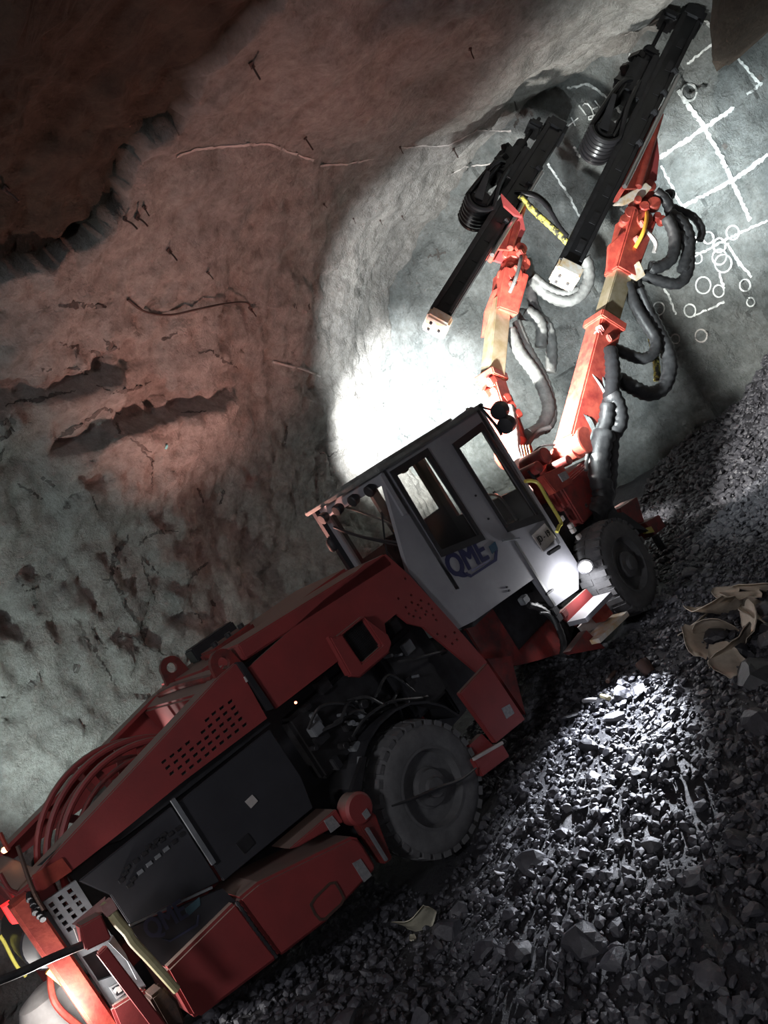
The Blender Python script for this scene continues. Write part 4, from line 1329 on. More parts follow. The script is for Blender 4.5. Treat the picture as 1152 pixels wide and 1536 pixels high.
# ---- front end: brackets beyond the front wheel
fb = MB().plate(ys(zoom4([(835, 352), (910, 302), (942, 412), (855, 425)]), 0.75), 0.3).build('front_bracket', 'red_dirty', J, bevel=0.01)
MB().plate(ys(zoom4([(942, 415), (1005, 380), (1035, 430), (985, 470)]), 0.65), 0.25).build('front_box', 'red_dirty', fb, bevel=0.01)
MB().plate(ys(zoom4([(940, 440), (970, 430), (985, 455), (950, 460)]), 0.6), 0.05).build('bracket_tag', 'yellow', fb)
MB().tube([Y(*q, 0.6) for q in zoom4([(985, 470), (1020, 530), (1050, 590), (1068, 640)])], 0.05, 8).build('front_jack', 'black', fb)
MB().beam(Y(*zoom4([(1030, 540)])[0], 0.55), Y(*zoom4([(1060, 630)])[0], 0.55), 0.1, 0.12, (1, 0, 0)).build('jack_foot', 'black', fb)
MB().plate(ys(zoom4([(740, 375), (850, 370), (960, 450), (900, 440), (760, 420)]), 0.3), 0.35).build('front_fender', 'black', J)

# ---- boom mounting
mt = MB().box((3.6, 0.25, 1.45), (4.5, 1.65, 1.75)).build('boom_mount', 'red_dirty', J, bevel=0.03)
MB().plate(ys(zoom4([(500, 210), (590, 165), (635, 240), (560, 285)]), 0.18), 0.25).build('mount_box', 'boom_red', mt, bevel=0.01)
MB().plate(ys(zoom4([(570, 205), (600, 190), (618, 220), (590, 238)]), 0.165), 0.02).build('mount_label', 'sticker', mt)
MB().plate(ys(zoom4([(420, 160), (530, 110), (560, 200), (470, 240)]), 0.5), 0.3).build('mount_block', 'red_dirty', mt, bevel=0.02)
for i, (q, r) in enumerate((((500, 130), 0.10), ((640, 100), 0.13), ((470, 180), 0.07), ((560, 250), 0.08), ((600, 150), 0.06))):
    p = Y(*zoom4([q])[0], 0.25)
    MB().cyl(p - Vector((0, 0.06, 0)), p + Vector((0, 0.3, 0)), r, 20).build('mount_pin', 'boom_red' if i == 1 else 'red_dirty', mt, smooth=True)
for k in range(4):
    q = zoom4([(405 + 12 * k, 80), (412 + 12 * k, 110), (418 + 12 * k, 140)])
    MB().tube([Y(*z, 0.6) for z in q], 0.014, 6).build('mount_pipe', 'orange_plastic' if k % 2 else 'rust', mt)
for k in range(7):
    q = zoom4([(440 + 20 * k, 190 + 8 * k), (470 + 18 * k, 230 + 8 * k), (520 + 18 * k, 300)])
    MB().tube([Y(*z, 0.3 + 0.04 * k) for z in q], 0.022, 6).build('mount_hose', 'hose', mt)
MB().box((3.7, 0.2, 1.2), (4.4, 0.4, 1.7)).build('mount_side', 'red_dirty', mt, bevel=0.02)


# ---- booms
def boom(base, j1, j2, head, w_out, w_in, bright, name_lab):
    """base-j1 outer tube, j1-j2 inner tube, j2-head knuckle"""
    b = MB().beam(base, j1, w_out, w_out * 1.1, w1=w_out * 0.9, h1=w_out).build('boom', 'boom_red', J, bevel=0.02, label=name_lab)
    a = (Vector(j1) - Vector(base)).normalized()
    MB().beam(Vector(j1) - a * 0.02, Vector(j1) + a * 0.1, w_out * 1.12, w_out * 1.2).build('boom_collar', 'boom_red', b, bevel=0.015)
    MB().beam(j1, Vector(j2) + a * 0.1, w_in, w_in).build('inner_tube', 'boom_steel', b, bevel=0.012)
    # lift cylinder below the outer tube
    dn = Vector((0, 0, -1)) - a * Vector((0, 0, -1)).dot(a)
    dn.normalize()
    MB().cyl(Vector(base) + dn * 0.36 + a * 0.05, Vector(base) + dn * 0.26 + a * 0.95, 0.075, 16).build('lift_cylinder', 'red_dirty', b, smooth=True)
    MB().cyl(Vector(base) + dn * 0.26 + a * 0.9, Vector(j1) + dn * 0.16 - a * 0.3, 0.035, 12).build('cylinder_rod', 'steel', b, smooth=True)
    MB().cyl(Vector(base) + Vector((0, -0.2, 0)), Vector(base) + Vector((0, 0.2, 0)), 0.17, 20).build('base_pin', 'boom_red', b, smooth=True)
    # head: tapered bracket, knuckle
    k = (Vector(head) - Vector(j2)).normalized()
    MB().beam(Vector(j2) - a * 0.12, Vector(j2).lerp(Vector(head), 0.62), w_in * 1.25, w_in * 1.25, w1=w_in * 1.7, h1=w_in * 1.5).build('head_bracket', 'boom_red', b, bevel=0.02)
    for t_, r_ in ((0.60, 0.165), (0.72, 0.185), (0.82, 0.165), (0.92, 0.19), (1.0, 0.15)):
        p = Vector(j2).lerp(Vector(head), t_)
        MB().lathe(p - k * 0.05, k, [(0, r_ - 0.02), (0.015, r_), (0.085, r_), (0.10, r_ - 0.02)], 24, mod=(lambda j, i: 1.0 if j % 4 < 3 else 0.93)).build('rotary_ring', 'boom_red', b, smooth=True)
    p = Vector(j2).lerp(Vector(head), 0.55)
    side = k.cross(Vector((0, 0, 1))).normalized()
    MB().cyl(p - side * 0.22, p + side * 0.22, 0.11, 20).build('knuckle_pin', 'boom_red', b, smooth=True)
    p2 = Vector(j2).lerp(Vector(head), 0.2)
    MB().tube([p2 + side * 0.2, p2 + side * 0.3 + k * 0.2, p2 + side * 0.25 + k * 0.5, p2 + side * 0.12 + k * 0.62], 0.026, 8).build('head_hose', 'orange_plastic' if bright else 'hose_grey', b)
    for q_ in range(6):
        o_ = p2 + side * (0.2 if q_ % 2 else -0.2) + k * (0.12 * q_)
        MB().box(o_ - Vector((0.05, 0.05, 0.04)), o_ + Vector((0.05, 0.05, 0.05))).build('head_fitting', 'boom_red', b, bevel=0.012)
    return b


RB = boom(D(862, 668, 8.75), D(906, 492, 9.35), D(932, 405, 9.6), D(966, 292, 9.85), 0.34, 0.25, True, 'right boom with its upper end towards the rock face')
LB = boom(D(770, 680, 9.5), D(738, 572, 9.9), D(752, 462, 10.2), D(775, 385, 10.3), 0.30, 0.25, False, 'left boom raised beyond the cab roof')


# ---- feeds
def feed(rear, tip, parent, drum_t, drift_t, cap_mat, lab):
    rear, tip = Vector(rear), Vector(tip)
    Ln = (tip - rear).length
    a = (tip - rear).normalized()
    # up of the feed points to the upper left of the picture: world up and to the left
    up = Vector((-0.2, 0.35, 1.0))
    up = (up - a * up.dot(a)).normalized()
    sd = a.cross(up)          # towards the right of the feed
    K = 1.38
    P = lambda t, u=0.0, s=0.0: rear + a * (t * Ln) + up * u * K + sd * s * K
    f = MB().beam(P(0), P(1.0), 0.20 * K, 0.17 * K, up).build('drill_feed', 'black_gloss', J, bevel=0.015, label=lab)
    for s in (-1, 1):
        MB().beam(P(0.0, 0.10, 0.10 * s), P(1.0, 0.10, 0.10 * s), 0.05 * K, 0.05 * K, up).build('feed_rail', 'dark_metal', f, bevel=0.008)
        MB().beam(P(0.02, -0.06, 0.115 * s), P(0.97, -0.06, 0.115 * s), 0.03 * K, 0.03 * K, up).build('feed_flange', 'dark_metal', f)
    for k in range(9):
        MB().beam(P(0.05 + 0.1 * k, 0.0, 0.10), P(0.09 + 0.1 * k, 0.0, 0.10), 0.012 * K, 0.06 * K, up).build('feed_slot', 'dark_metal', f)
    MB().beam(P(-0.03, 0.0), P(0.012, 0.0), 0.26 * K, 0.24 * K, up).build('end_cap', cap_mat, f, bevel=0.03)
    for s, u in ((-0.05, 0.05), (0.05, 0.05), (0.0, -0.05)):
        MB().cyl(P(-0.036, u, s), P(-0.028, u, s), 0.016 * K, 8).build('cap_bolt', 'ink', f)
    # drill steel, guides
    MB().cyl(P(drift_t, 0.24), P(1.03, 0.24), 0.022 * K, 10).build('drill_rod', 'dark_metal', f)
    for t in (0.80, 0.965):
        MB().beam(P(t, 0.14), P(t, 0.31), 0.20 * K, 0.10 * K, a).build('rod_guide', 'black', f, bevel=0.03)
    MB().beam(P(0.97, 0.02), P(1.035, 0.02), 0.26 * K, 0.26 * K, up).build('feed_nose', 'black', f, bevel=0.05)
    # rock drill (carriage, body, motor, hose head)
    MB().beam(P(drift_t - 0.16, 0.16), P(drift_t + 0.02, 0.16), 0.26 * K, 0.07 * K, up).build('drill_carriage', 'black', f, bevel=0.012)
    MB().beam(P(drift_t - 0.14, 0.27), P(drift_t, 0.27), 0.2 * K, 0.17 * K, up).build('rock_drill', 'black', f, bevel=0.03)
    MB().cyl(P(drift_t - 0.09, 0.34, -0.05), P(drift_t - 0.01, 0.34, -0.05), 0.085 * K, 16).build('drill_motor', 'black', f, smooth=True)
    MB().cyl(P(drift_t, 0.25), P(drift_t + 0.07, 0.25), 0.07 * K, 16).build('drill_chuck', 'black', f, smooth=True)
    rr = random.Random(int(Ln * 100))
    for k in range(7):
        t = drift_t - 0.15 + 0.18 * k / 7
        MB().beam(P(t, 0.30, rr.uniform(-0.12, 0.12)), P(t + 0.02, 0.36 + rr.uniform(0, 0.06), rr.uniform(-0.12, 0.12)), 0.07 * K, 0.07 * K, a).build('hose_coupling', 'black_gloss', f, bevel=0.012)
    # hose bundle: loops round a drum
    dr = P(drum_t, 0.23)
    for k in range(7):
        s = -0.20 + 0.066 * k
        R_ = 0.2
        path = [P(drift_t - 0.11, 0.28, s * 0.7), P(drift_t - 0.16, 0.36, s)]
        for q in range(9):
            an = math.pi / 2 + math.pi * q / 8
            path.append(dr + a * (math.cos(an) * R_) + up * (0.06 + math.sin(an) * R_) + sd * s)
        MB().tube([dr + a * (math.cos(math.pi / 2 + math.pi * q / 6) * 0.12) + up * (0.06 + math.sin(math.pi / 2 + math.pi * q / 6) * 0.12) + sd * s for q in range(7)] + [P(drum_t + 0.2, 0.2, s * 0.8)], 0.03, 6, sub=2).build('feed_hose', 'black_gloss', f)
        MB().tube([P(drum_t, 0.36, s * 0.8), P(drift_t - 0.12, 0.31, s * 0.7)], 0.026, 6).build('feed_hose', 'black_gloss', f)
        path += [P(drum_t + 0.08, 0.19, s), P(drum_t + 0.16, 0.20, s)]
        MB().tube(path, 0.034, 7, sub=3).build('feed_hose', 'black_gloss', f)
    MB().cyl(dr + sd * -0.2 + up * 0.06, dr + sd * 0.2 + up * 0.06, 0.165, 20).build('hose_drum', 'dark_metal', f, smooth=True)
    for s in (-0.215, 0.215):
        MB().beam(dr + sd * s + up * 0.10 - a * 0.06, P(drum_t + 0.10, 0.36, s), 0.02, 0.14, up, h1=0.06).build('drum_bracket', 'black', f, bevel=0.006)
    for k in range(3):
        MB().tube([P(drum_t + 0.1, 0.2, 0.05 - 0.05 * k), P(0.6, 0.18, 0.05 - 0.05 * k), P(drift_t - 0.1, 0.22, 0.05 - 0.05 * k)], 0.016, 6).build('feed_hose', 'hose', f)
    MB().cyl(P(0.30, -0.12, 0.13), P(0.74, -0.12, 0.13), 0.025 * K, 10).build('feed_cylinder', 'steel', f, smooth=True)
    for t in (0.46, 0.58, 0.66, 0.75):
        MB().box(P(t, -0.07, 0.13) - Vector((0.04, 0.04, 0.04)), P(t, -0.07, 0.13) + Vector((0.04, 0.04, 0.04))).build('feed_clamp', 'black', f, bevel=0.01)
    return f, P, a, up, sd


F1, P1, a1, u1, s1 = feed(D(851, 408, 9.15), D(1036, 34, 10.35), RB, 0.45, 0.76, 'end_cap', 'right drill feed rail reaching to the roof above the face')
F2, P2, a2, u2, s2 = feed(D(658, 482, 9.6), D(832, 200, 11.3), LB, 0.49, 0.80, 'end_cap', 'left drill feed rail beyond the cab')


def cradle(P, f, t0, t1, headp, sd, up):
    """red bracket between boom head and feed"""
    q0, q1 = P(t0, -0.1), P(t1, -0.1)
    h = Vector(headp)
    for s in (-0.13, 0.10):
        MB().plate([q0 + sd * s, q1 + sd * s, q1.lerp(h, 0.75) + sd * s, h + sd * s], 0.03, (), sd).build('cradle_plate', 'boom_red', f)
    MB().beam(q0 - up * 0.02, q1 - up * 0.02, 0.30, 0.06, up).build('cradle_slide', 'boom_red', f, bevel=0.01)
    MB().cyl(h - sd * 0.2, h + sd * 0.2, 0.09, 16).build('cradle_pin', 'boom_red', f, smooth=True)
    MB().cyl(q0.lerp(h, 0.6) + sd * 0.15, q1.lerp(h, 0.1) + sd * 0.15, 0.05, 12).build('tilt_cylinder', 'boom_red', f, smooth=True)


cradle(P1, F1, 0.30, 0.62, D(966, 292, 9.85), s1, u1)
cradle(P2, F2, 0.34, 0.60, D(775, 385, 10.3), s2, u2)
MB().plate([D(*q, 9.7) for q in zoom_b7] if False else [D(*q, 9.72) for q in [(986, 206), (965, 215), (938, 262), (946, 296), (985, 270), (989, 235)]], 0.05, (), VD).build('cradle_wing', 'red', F1)
MB().plate([D(*q, 10.1) for q in [(752, 290), (778, 318), (783, 325), (772, 322), (756, 308)]], 0.06, (), VD).build('cradle_wing', 'red', F2)
MB().plate([D(*q, 10.25) for q in [(783, 320), (788, 345), (764, 398), (742, 390), (770, 340)]], 0.06, (), VD).build('cradle_wing', 'red', F2)

# ---- hoses of the right boom
zz2 = lambda pts: [(600 + a / 2.087, 380 + b / 2.087) for a, b in pts]
zz1 = lambda pts: [(600 + a / 2.087, b / 2.087) for a, b in pts]


def hose(pts, depth, r, m_='hose', parent=None, n=10, rip=0.07, pitch=0.045, spread=0.0):
    k = len(pts)
    P = []
    for i, (u, v) in enumerate(pts):
        dd = depth[0] + (depth[1] - depth[0]) * i / (k - 1) if isinstance(depth, tuple) else depth
        P.append(D(u, v, dd - spread * math.sin(math.pi * i / (k - 1))))
    return MB().tube(P, r, n, ripple=rip, pitch=pitch).build('boom_hose', m_, parent or RB)


hose(zz2([(715, 95), (735, 160), (770, 220), (800, 270), (795, 310), (760, 330), (710, 315), (665, 295)]), (9.5, 9.2), 0.075)
hose(zz2([(730, 85), (760, 150), (800, 230), (835, 300), (845, 360), (825, 420), (780, 440), (730, 420), (680, 390)]), (9.6, 9.1), 0.095)
hose(zz2([(750, 110), (785, 190), (810, 260), (800, 300)]), 9.45, 0.05)
hose(zz2([(770, 200), (800, 330), (805, 400)]), 9.5, 0.045, 'yellow_hose')
hose(zz1([(830, 640), (880, 660), (920, 680), (945, 720), (935, 760)]), 9.6, 0.05)
hose(zz1([(840, 670), (885, 700), (905, 760), (890, 835), (880, 860)]), 9.55, 0.085)
hose(zz1([(835, 680), (860, 740), (850, 810), (800, 840), (780, 835)]), 9.5, 0.08)
hose(zz1([(800, 600), (835, 630), (850, 680)]), 9.6, 0.07)
hose(zz2([(780, 40), (820, 40), (850, 15), (865, -20)]), 9.55, 0.07)
hose(zz2([(760, 65), (810, 85), (870, 95), (900, 60), (905, 0), (885, -50), (850, -60)]), 9.55, 0.075)
hose(zz2([(640, 560), (625, 620), (625, 700), (635, 760), (620, 800), (600, 830)]), (8.7, 8.5), 0.14, pitch=0.06)
hose(zz2([(660, 560), (655, 640), (650, 720), (640, 780)]), (8.8, 8.6), 0.11, pitch=0.06)
hose(zz2([(660, 440), (680, 480), (685, 530), (660, 570), (625, 600)]), 8.8, 0.11)
hose(zz2([(650, 470), (645, 520), (630, 560)]), 8.75, 0.09)
hose(zz2([(655, 300), (665, 370), (660, 440), (655, 500)]), (9.1, 8.8), 0.10, 'dark_metal')
hose(zz2([(625, 370), (642, 420), (645, 480), (625, 530), (600, 570), (585, 640), (582, 680)]), (9.0, 8.5), 0.022, 'hose_grey', rip=0)
hose(zz2([(600, 380), (625, 410), (648, 450)]), 8.9, 0.018, 'plate_white', rip=0)
for k in range(4):
    hose(zz2([(565 + 8 * k, 500 + 4 * k), (590 + 4 * k, 530), (600 + 6 * k, 560 + 4 * k)]), 8.7, 0.014, 'hose_grey', rip=0)
MB().plate([D(*q, 8.9) for q in zz2([(610, 420), (640, 445), (615, 510), (580, 490)])], 0.05, (), VD).build('boom_cover', 'red_dirty', RB)
for q in zz2([(630, 235), (655, 265), (620, 280), (640, 300), (625, 250)]):
    p = D(*q, 9.15)
    MB().box(p - Vector((0.06, 0.05, 0.05)), p + Vector((0.06, 0.05, 0.05))).build('collar_fitting', 'boom_red', RB, bevel=0.015)
MB().tube([D(*q, 9.55) for q in zz1([(700, 735), (730, 718), (770, 725), (800, 760), (795, 790)])], 0.03, 8).build('head_strap', 'plate_white', RB)
MB().plate([D(*q, 9.5) for q in zz1([(655, 765), (705, 720), (715, 810), (700, 860), (650, 850)])], 0.1, (), VD).build('head_plate', 'boom_red', RB, bevel=0.01)
MB().plate([D(*q, 9.45) for q in zz1([(720, 835), (750, 815), (770, 860), (740, 880), (715, 860)])], 0.08, (), VD).build('head_lamp_guard', 'end_cap', RB, bevel=0.01)
for k, q in enumerate(zz1([(740, 640), (760, 660), (790, 650), (800, 690), (770, 700), (745, 690), (815, 700), (700, 700), (720, 680)])):
    p = D(*q, 9.65)
    MB().cyl(p, p - VD * 0.12 + Vector((0, 0, 0.03)), 0.05 + 0.02 * (k % 3), 14).build('head_boss', 'boom_red', RB, smooth=True)
MB().plate([D(*q, 9.6) for q in zz1([(668, 640), (690, 618), (770, 570), (790, 585), (760, 620), (700, 640)])], 0.06, (), VD).build('head_arm', 'end_cap', RB, bevel=0.01)

# ---- hoses of the left boom
hose(zz2([(345, 240), (375, 310), (420, 370), (450, 430), (465, 490), (440, 545), (400, 570)]), (10.2, 9.7), 0.09, 'hose_grey', LB)
hose(zz2([(365, 215), (400, 300), (440, 370), (470, 450), (475, 520), (445, 560)]), (10.3, 9.8), 0.07, 'hose_grey', LB)
hose(zz2([(370, 190), (430, 200), (465, 240), (475, 320), (468, 380)]), 10.6, 0.09, 'hose_grey', LB)
hose(zz2([(395, 180), (440, 220), (440, 300)]), 10.5, 0.09, 'hose_grey', LB)
hose(zz2([(415, 80), (450, 120), (510, 150), (560, 135), (590, 90), (590, 40), (575, 10)]), (10.5, 10.3), 0.085, 'hose_grey', LB)
hose(zz2([(420, 70), (470, 110), (520, 125), (560, 110)]), 10.4, 0.05, 'hose_grey', LB)
hose(zz2([(395, 20), (410, 80), (415, 150), (440, 210)]), 10.6, 0.08, 'hose', LB)
hose(zz1([(375, 615), (430, 670), (480, 715), (520, 755), (545, 790)]), (10.4, 10.2), 0.045, 'yellow_hose', F2)
hose(zz1([(380, 605), (430, 620), (470, 660), (500, 710), (530, 745)]), (10.4, 10.2), 0.03, 'black_gloss', F2)
hose(zz1([(360, 600), (420, 605), (465, 640), (480, 680)]), (10.5, 10.3), 0.02, 'black_gloss', F2, rip=0)
hose(zz2([(340, 480), (355, 560), (360, 620), (375, 660)]), (9.4, 9.0), 0.08, 'hose_grey', LB)
hose(zz2([(400, 640), (400, 600), (430, 560), (470, 545)]), (9.3, 9.5), 0.035, 'hose', LB, rip=0)
hose(zz2([(400, 640), (440, 605), (490, 600), (540, 605)]), 8.8, 0.012, 'hose', mt, rip=0)
for k, q in enumerate(zz2([(285, 400), (300, 430), (330, 455), (270, 440), (345, 480), (365, 505)])):
    p = D(*q, 9.7)
    MB().box(p - Vector((0.07, 0.05, 0.06)), p + Vector((0.07, 0.05, 0.06))).build('collar_fitting', 'boom_red', LB, bevel=0.015)
MB().plate([D(*q, 10.15) for q in zz2([(290, 115), (335, 90), (345, 200), (330, 240), (255, 262), (265, 180)])], 0.08, (), VD).build('head_plate', 'boom_red', LB, bevel=0.01)
for k, q in enumerate(zz2([(330, 10), (360, 25), (385, 40), (345, 60), (375, 75), (320, 75)])):
    p = D(*q, 10.3)
    MB().cyl(p, p - VD * 0.12, 0.06 + 0.015 * (k % 3), 14).build('head_boss', 'boom_red', LB, smooth=True)

# ---- lamp on the head of the right boom, turned to the face
hl = D(1004, 292, 9.75)
ht = on_rock(1085, 283, BFACE)[0]
hd_ = (ht - hl).normalized()
MB().lathe(hl, hd_, [(-0.08, 0.04), (-0.05, 0.07), (0.03, 0.075), (0.035, 0.065)], 16).build('head_lamp', 'black', RB, smooth=True)
MB().tube([hl - hd_ * 0.05, D(985, 300, 9.8), D(970, 305, 9.85)], 0.015, 6).build('head_lamp_stalk', 'black', RB)
light('head_lamp_light', 'SPOT', hl + hd_ * 0.06, 800, (0.93, 1.0, 1.0), aim=tuple(ht), angle=92, blend=1.0, size=0.05)

# ------------------------------------------------------------------ LOOSE THINGS ON THE FLOOR
cab_pts = [Y(128, 1416, -0.3), Y(80, 1436, -0.32), Y(20, 1463, -0.35), Y(-60, 1492, -0.4), Y(-260, 1560, -0.6)]
tag(MB().tube(cab_pts, 0.022, 8).build('power_cable', 'hose'), 'black power cable running from the red box at the rear to the left edge', 'cable')


def on_floor(u, v):
    h = BF.ray_cast(CP, ray(u, v).normalized())
    return h[0], h[1]


def stone_mesh(name, seed, m_, flat=0.7):
    bm = bmesh.new()
    bmesh.ops.create_icosphere(bm, subdivisions=2, radius=1.0)
    rg = random.Random(seed)
    cuts = [(Vector((rg.gauss(0, 1), rg.gauss(0, 1), rg.gauss(0, 1))).normalized(), rg.uniform(0.45, 0.85)) for _ in range(9)]
    for v in bm.verts:
        for n, d in cuts:
            k = v.co.dot(n) - d
            if k > 0:
                v.co -= n * k
        v.co *= 1 + 0.08 * noise.noise(v.co * 2 + Vector((seed, 0, 0)))
        v.co.z *= flat
    bmesh.ops.dissolve_limit(bm, angle_limit=0.12, verts=bm.verts, edges=bm.edges)
    me = bpy.data.meshes.new(name)
    bm.to_mesh(me)
    bm.free()
    me.materials.append(MATS[m_])
    return me


STM = [stone_mesh('stone', 10 + k, ('stone', 'stone', 'stone_dark', 'stone_pale')[k % 4], 0.45 + 0.1 * (k % 4)) for k in range(16)]


def in_machine(x, y):
    return -2.9 < x < 4.9 and 0.0 < y < 2.0


rg = random.Random(21)
made = 0
tries = 0
big = []
while made < 240 and tries < 20000:
    tries += 1
    x, y = rg.uniform(-2.6, 5.5), rg.uniform(-4.2, 0.4)
    if in_machine(x, y) or (-2.5 < x < -0.4 and y > -0.35) or (-0.7 < x < 0.8 and y > -0.25) or (2.9 < x < 4.6 and y > -0.2):
        continue
    z = floor_z(x, y)
    u, v, dpt = proj((x, y, z))
    if not (-20 < u < 1172 and -20 < v < 1556) or dpt < 1.5:
        continue
    r = 0.026 + 0.085 * rg.random() ** 3.0
    if any((x - a) ** 2 + (y - b) ** 2 < (r + c) ** 2 * 1.1 for a, b, c in big):
        continue
    big.append((x, y, r))
    o = bpy.data.objects.new('stone', STM[made % 16])
    COL.objects.link(o)
    o.location = (x, y, z + r * 0.18)
    o.rotation_euler = (rg.uniform(-0.4, 0.4), rg.uniform(-0.4, 0.4), rg.uniform(0, 6.3))
    o.scale = (r * rg.uniform(0.8, 1.35), r * rg.uniform(0.8, 1.2), r * rg.uniform(0.7, 1.1))
    tag(o, 'angular broken stone lying loose on the dark tunnel floor', 'stone', 'loose stones on the tunnel floor')
    made += 1

# fine gravel: nobody could count it
tmpl = bmesh.new()
bmesh.ops.create_icosphere(tmpl, subdivisions=1, radius=1.0)
tv = np.array([v.co[:] for v in tmpl.verts])
tf = np.array([[v.index for v in f.verts] for f in tmpl.faces])
tmpl.free()
nr = np.random.RandomState(5)
NG = 46000
gx = nr.uniform(-3.4, 10.0, NG)
gy = nr.uniform(-4.4, 2.0, NG)
VV, FF = [], []
cnt = 0
for x, y in zip(gx, gy):
    if (-3.0 < x < 5 and y > 1.5) or (3.1 < x < 4.4 and y > 0.0):
        continue
    if -0.5 < x < 0.55 and y > 0.0:
        continue
    z = floor_z(x, y)
    u, v, dpt = proj((x, y, z))
    if not (-30 < u < 1180 and -30 < v < 1570) or dpt < 1.0:
        continue
    r = (0.008 + 0.034 * nr.rand() ** 2.5) * (1.6 if x > 5 else 1.0)
    s = nr.uniform(0.5, 1.4, 3) * r * np.array([1.15, 1.0, 0.7])
    q = tv * (1 + 0.35 * (nr.rand(len(tv), 1) - 0.5)) * s
    an, b1 = nr.uniform(0, 6.28), nr.uniform(-0.7, 0.7)
    ca, sa = math.cos(an), math.sin(an)
    cb, sb = math.cos(b1), math.sin(b1)
    q = q @ np.array([[ca, -sa, 0], [sa, ca, 0], [0, 0, 1]]) @ np.array([[1, 0, 0], [0, cb, -sb], [0, sb, cb]])
    VV.append(q + np.array([x, y, z + r * 0.3]))
    FF.append(tf + cnt)
    cnt += len(tv)
VV = np.concatenate(VV)
FF = np.concatenate(FF)
me = bpy.data.meshes.new('fine_gravel')
me.vertices.add(len(VV))
me.vertices.foreach_set('co', VV.astype(np.float32).ravel())
me.loops.add(FF.size)
me.loops.foreach_set('vertex_index', FF.astype(np.int32).ravel())
me.polygons.add(len(FF))
me.polygons.foreach_set('loop_start', np.arange(0, FF.size, 3, dtype=np.int32))
me.update(calc_edges=True)
me.polygons.foreach_set('use_smooth', [False] * len(FF))
me.materials.append(MATS['stone'])
gr = bpy.data.objects.new('fine_gravel', me)
COL.objects.link(gr)
tag(gr, 'fine dark wet gravel covering the tunnel floor', 'gravel', kind='stuff')


# cardboard sheets and rocks of the heap at the right edge
def sheet(u, v, size, yaw, tiltx, tilty, bend, m_, lab, name='cardboard_sheet', lift=0.06, aspect=1.6):
    p, n = on_floor(u, v)
    if p is None:
        return
    k = 7
    vs, fs = [], []
    rg2 = random.Random(int(u * 7 + v))
    R_ = Matrix.Rotation(yaw, 3, 'Z') @ Matrix.Rotation(tiltx, 3, 'X') @ Matrix.Rotation(tilty, 3, 'Y')
    for layer in (0, -0.008):
        for i in range(k):
            for j in range(k):
                a, b = (i / (k - 1) - 0.5), (j / (k - 1) - 0.5)
                w = 1.0 + 0.25 * noise.noise(Vector((a * 3 + u, b * 3, 0)))
                edge = 1 - 0.35 * (abs(a) * 2) ** 3
                q = Vector((a * size * aspect * w, b * size * edge * w, layer + bend * size * (a * a * 2.4 - 0.2) + 0.05 * size * noise.noise(Vector((a * 5, b * 5, u)))))
                vs.append(R_ @ q)
    for i in range(k - 1):
        for j in range(k - 1):
            q = i * k + j
            fs.append((q, q + k, q + k + 1, q + 1))
            q += k * k
            fs.append((q, q + 1, q + k + 1, q + k))
    rim = [(i, 0) for i in range(k)] + [(k - 1, j) for j in range(1, k)] + [(i, k - 1) for i in range(k - 2, -1, -1)] + [(0, j) for j in range(k - 2, 0, -1)]
    for (a, b), (c, d) in zip(rim, rim[1:] + rim[:1]):
        fs.append((a * k + b, c * k + d, k * k + c * k + d, k * k + a * k + b))
    me = bpy.data.meshes.new(name)
    me.from_pydata([tuple(q) for q in vs], [], fs)
    me.polygons.foreach_set('use_smooth', [True] * len(fs))
    me.materials.append(MATS[m_])
    o = bpy.data.objects.new(name, me)
    COL.objects.link(o)
    o.location = p + Vector((0, 0, lift))
    tag(o, lab, 'cardboard' if 'card' in name else 'scrap')
    return o


PI = math.pi
cards = [(1043, 944, 0.17, 2.2, 0.5, 0.2, 0.1, 'small flat tan sheet lying apart at the left of the cardboard heap', 1.4), (1052, 972, 0.16, 0.6, 0.7, -0.2, 0.1, 'long narrow tan sheet lying below the small flat one', 2.3), (1078, 925, 0.26, 0.9, 0.7, 0.3, 0.5, 'curled tan sheet arching over a dark hollow in the heap', 2.0),
         (1120, 905, 0.26, 0.5, 0.4, 0.4, -0.3, 'broad tan sheet on top of the cardboard heap', 1.6), (1142, 890, 0.20, 1.1, 1.0, 0.1, 0.2, 'upright tan sheet at the picture edge on top of the heap', 2.0), (1105, 985, 0.26, 2.4, 0.9, 0.2, 0.2, 'tan sheet standing steeply in the lower middle of the heap', 1.4), (1100, 1005, 0.20, 0.7, 0.4, -0.4, 0.2, 'lowest tan sheet of the cardboard heap', 1.5),
         (1085, 955, 0.22, 1.9, 0.9, -0.3, -0.4, 'brown shaded sheet inside the hollow of the heap', 1.3), (1125, 945, 0.24, 2.9, 0.6, 0.5, 0.3, 'wide crumpled sheet right of the hollow in the heap', 1.4), (1140, 925, 0.22, 0.1, 0.8, 0.2, 0.2, 'folded tan sheet at the right edge, below the upright one', 1.5), (1095, 895, 0.2, 0.4, 0.3, 0.2, -0.2, 'thin tan sheet behind the curled one', 1.8)]
for i, (u, v, sz, yw, tx, ty, bd, lb, asp) in enumerate(cards):
    sheet(u, v, sz * 1.35, yw, tx, ty, bd, 'cardboard', lb, lift=0.05 + 0.02 * (i % 4), aspect=asp)


def boulder(u, v, r, seed, lab, m_='stone_dark', sink=0.1, name='rock', flat=0.8):
    p, n = on_floor(u, v)
    if p is None:
        return
    o = bpy.data.objects.new(name, stone_mesh(name, seed, m_, flat))
    COL.objects.link(o)
    o.location = p + Vector((0, 0, r * sink))
    o.scale = (r * 1.2, r, r)
    o.rotation_euler = (0.1, 0.2, seed * 1.3)
    tag(o, lab, 'rock')


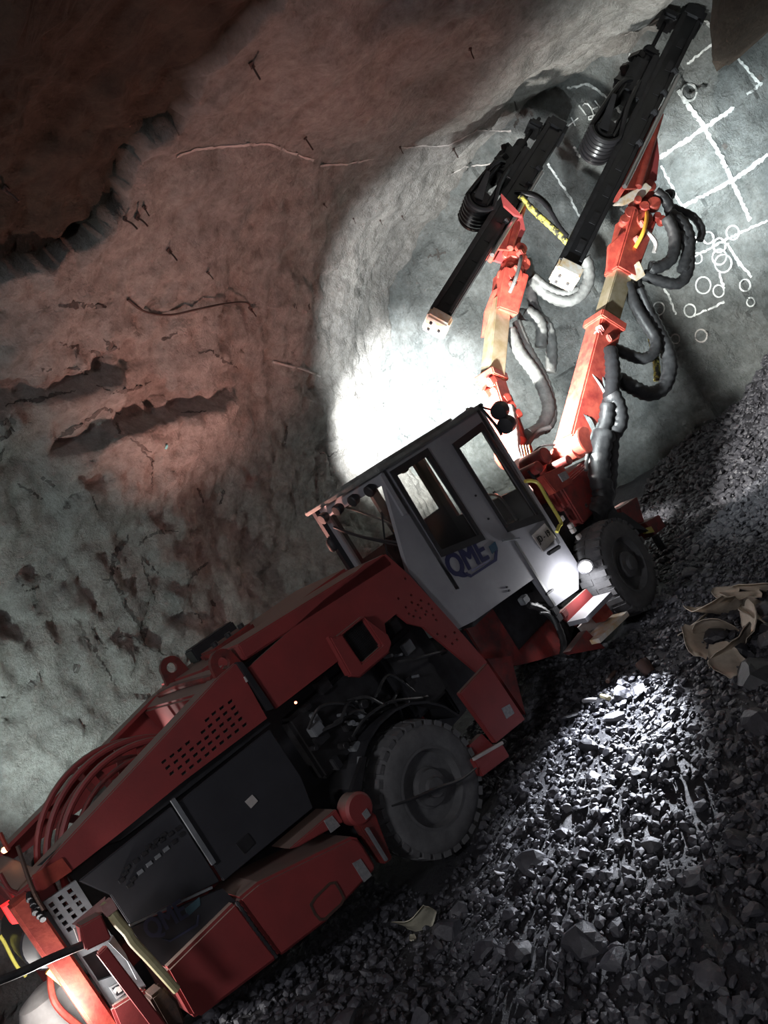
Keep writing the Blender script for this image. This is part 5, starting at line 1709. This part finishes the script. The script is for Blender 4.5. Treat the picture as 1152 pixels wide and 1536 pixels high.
boulder(1140, 1020, 0.22, 51, 'large dark rock at the right edge below the cardboard heap')
boulder(1146, 1090, 0.15, 52, 'dark rock at the right edge lower than the large one')
boulder(937, 1043, 0.12, 53, 'flat dark rock in the lit patch beside the broken sticks', 'stone')
boulder(880, 1420, 0.15, 54, 'biggest dark stone in the lower right gravel', 'stone_dark')
boulder(690, 1370, 0.11, 55, 'long flat stone right of the pale plastic scrap', 'stone')
boulder(675, 1400, 0.13, 56, 'low slab stone just below and right of the plastic scrap', 'stone')
boulder(800, 1300, 0.12, 57, 'flat slab stone in the bright lit gravel strip', 'stone')
boulder(1100, 985, 0.16, 58, 'dark rock wedged under the cardboard sheets', 'stone_dark')
boulder(1075, 960, 0.14, 59, 'dark rock in the hollow of the cardboard heap', 'stone_dark')

# scrap
sheet(634, 1396, 0.21, 1.9, 1.1, 0.3, 0.5, 'plastic_scrap', 'crumpled pale yellowish plastic scrap on the gravel near the rear wheel', 'plastic_scrap', lift=0.08, aspect=1.3)
sheet(622, 1412, 0.05, 0.9, 0.4, 0.3, 0.3, 'plastic_scrap', 'narrow torn strip below the pale plastic scrap', 'plastic_scrap', lift=0.03, aspect=2.4)
sheet(752, 1312, 0.06, 1.1, 0.6, 0.1, 0.2, 'pale_scrap', 'small white chip on the gravel between wheel and lit strip', 'white_chip', lift=0.03, aspect=2.0)
for u, v, l_, yw, m_, lb in ((878, 1055, 0.26, 1.25, 'pale_scrap', 'thin pale broken stick left of the other in the lit patch'), (905, 1048, 0.2, 1.0, 'wood', 'thicker greenish stick right of the thin one in the lit patch'), (925, 1012, 0.22, 0.2, 'rust', 'dark stick lying above the two pale ones')):
    p, n = on_floor(u, v)
    dv = Vector((math.cos(yw + PI), math.sin(yw + PI), 0.15))
    tag(MB().tube([p + Vector((0, 0, 0.03)), p + dv * l_ * 0.5 + Vector((0, 0, 0.035)), p + dv * l_ + Vector((0, 0, 0.03))], 0.022, 7).build('broken_stick', m_), lb, 'stick')
p, n = on_floor(976, 1010)
tag(MB().lathe(p + Vector((0, 0, 0.0)), (0.3, 0.4, 0.6), [(0, 0.05), (0.02, 0.06), (0.14, 0.07), (0.14, 0.06), (0.03, 0.045)], 16).build('rusty_can', 'rust', smooth=True), 'small brown can standing in the brightest lit gravel', 'can')
